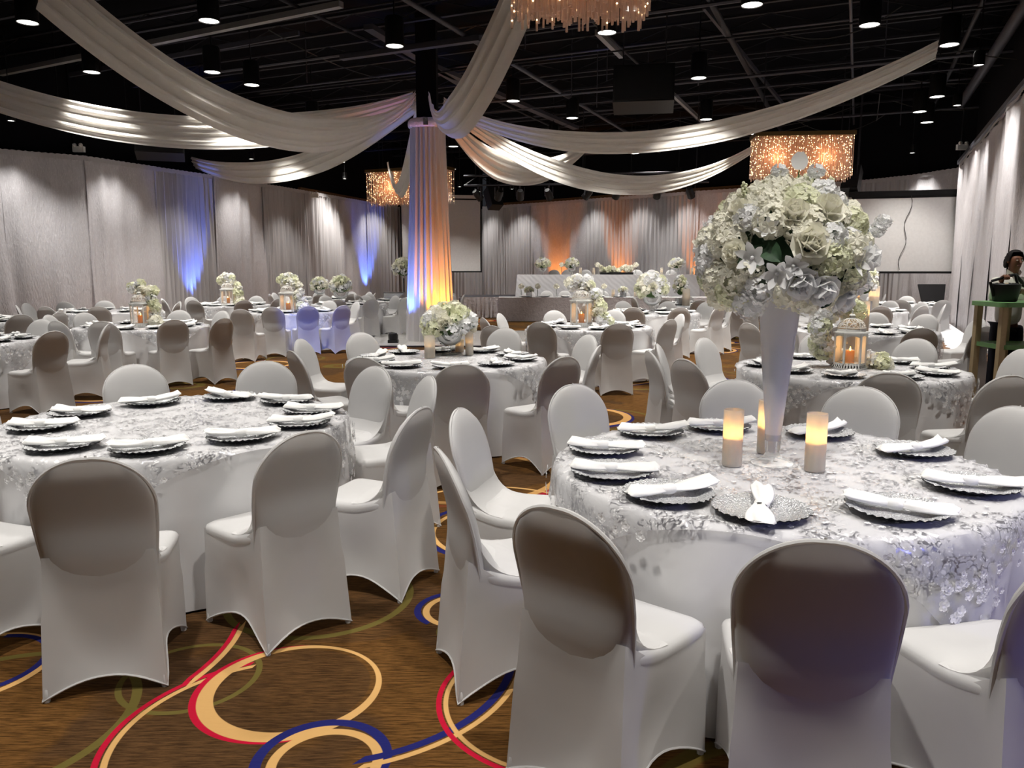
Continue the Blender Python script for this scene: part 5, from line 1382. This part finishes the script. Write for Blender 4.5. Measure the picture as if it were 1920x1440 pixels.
for i in range(9):
    ph = PI * .58 * i / 8; rr_ = .098 * S
    row = []
    for j in range(20):
        a = 2 * PI * j / 20; k = 1 + .05 * math.sin(j * 5 + i * 3); front = math.sin(a) < -.35
        ph2 = min(ph, PI * .24) if front else ph
        row.append((HC.x + rr_ * .92 * k * math.sin(ph2) * math.cos(a), HC.y + .012 + rr_ * 1.08 * k * math.sin(ph2) * math.sin(a), HC.z + .012 + rr_ * 1.08 * math.cos(ph2)))
    rows.append(row)
hr.grid(rows, cu=True)
for s in range(16):
    a = R(12 + 156 * s / 15); hr.blob((HC.x + .078 * S * math.cos(a), HC.y + .025 + .085 * S * math.sin(a), HC.z - .03 + .015 * math.sin(s * 2)), (.020, .022, .045), 8, 6)
hr.build('hair', 'hair', per)
for s in (-1, 1):
    MB().blob((HC.x + s * .030, HC.y - .080, HC.z - .002), (.013, .008, .007), 10, 6).build('eye', 'eye_white', per)
    MB().box((HC.x + s * .031, HC.y - .083, HC.z + .018), (.034, .010, .006)).build('eyebrow', 'hair', per, False)
    MB().blob((HC.x + s * .076, HC.y + .01, HC.z - .008), (.010, .018, .028), 8, 6).build('ear', 'skin', per)
MB().tube([(HC.x, HC.y - .085, HC.z + .004), (HC.x, HC.y - .104, HC.z - .030), (HC.x, HC.y - .086, HC.z - .040)], [.007, .013, .008], 8).build('nose', 'skin', per)
MB().blob((HC.x, HC.y - .080, HC.z - .062), (.024, .010, .009), 10, 6).build('lips', 'lip', per)
for s in (-1, 1): MB().poly([(s * .004, -.115, 1.43 * S), (s * .055, -.095, 1.49 * S), (s * .075, -.02, 1.525 * S), (s * .07, -.005, 1.47 * S)]).build('collar', 'shirt', per, False)

p = atY(1703, 560, 20.6); ms = thing('music_stand', 'black slanted desk of a stand in front of the right screen', 'stand', (p.x + .9, p.y + .5, 0))
mt = Matrix.Rotation(R(-15), 4, 'X'); m = MB()
m.poly([mt @ Vector(q) for q in ((-.30, 0, -.28), (.30, 0, -.28), (.38, 0, .22), (-.38, 0, .22))]); m.poly([mt @ Vector(q) for q in ((.30, .03, -.28), (-.30, .03, -.28), (-.38, .03, .22), (.38, .03, .22))])
d = m.build('desk', 'black_plastic', ms, False); d.location = (0, 0, 1.02)
MB().tube([(0, .05, .04), (0, .05, .95)], .02, 8).build('pole', 'black_plastic', ms)
for k in range(3): a = 2 * PI * k / 3; MB().tube([(0, .05, .12), (.3 * math.cos(a), .05 + .3 * math.sin(a), .01)], .012, 6).build('foot', 'black_plastic', ms)
# white cloth pooled at the foot of the right drapes, on a timber step
stp = thing('timber_step', 'brown timber step along the foot of the right wall drapes', 'step', (0, 0, 0))
q = offset_line(RIGHT, -.42)[:3]; mm = MB()
for a, b in zip(q[:-1], q[1:]): mm.add(seg_box(a, b, 0, .16, .62), Matrix())
mm.build('tread', 'wood_edge', stp, False)
pd = MB(); rows = []; wv = wobble(4, 3)
a, b = Vector((q[0][0], q[0][1], 0)), Vector((q[1][0], q[1][1], 0)); dd = (b - a).normalized(); nn = Vector((dd.y, -dd.x, 0))
for i in range(9):
    t = i / 8; rows.append([a.lerp(b, j / 120) + nn * (-.28 + .50 * t * (1 + .2 * wv(j * .17))) + Vector((0, 0, .165 + .12 * math.sin(PI * min(1, t * 1.02)) * (1 + .5 * wv(j * .35 + t * 3)) * (1 - t * .6) + (.10 * (1 - t) ** 3))) for j in range(121)])
tag(pd.grid(rows).build('pooled_fabric', 'fabric_puddle'), 'white fabric pooled along the foot of the right wall drapes', 'fabric')
# blue wash from an LED bar behind the photographer
o = thing('led_bar', 'black LED bar throwing blue light from behind the camera', 'stage light', (4.4, -1.2, 2.4))
MB().box((0, 0, 0), (.8, .12, .14)).build('case', 'black_plastic', o, False); MB().tube([(0, 0, -.07), (0, 0, -2.38)], .02, 8).build('pole', 'black_plastic', o)
MB().lathe([(0, 0), (.3, 0), (.3, .02), (0, .03)], 16, (0, 0, -2.4)).build('base', 'black_plastic', o)
lamp('led', 'SPOT', (0, .10, 0), 140, (.30, .32, 1.0), o, .25, Vector((1.9, 2.3, .2)) - Vector((4.4, -1.2, 2.4)), 38, .7)
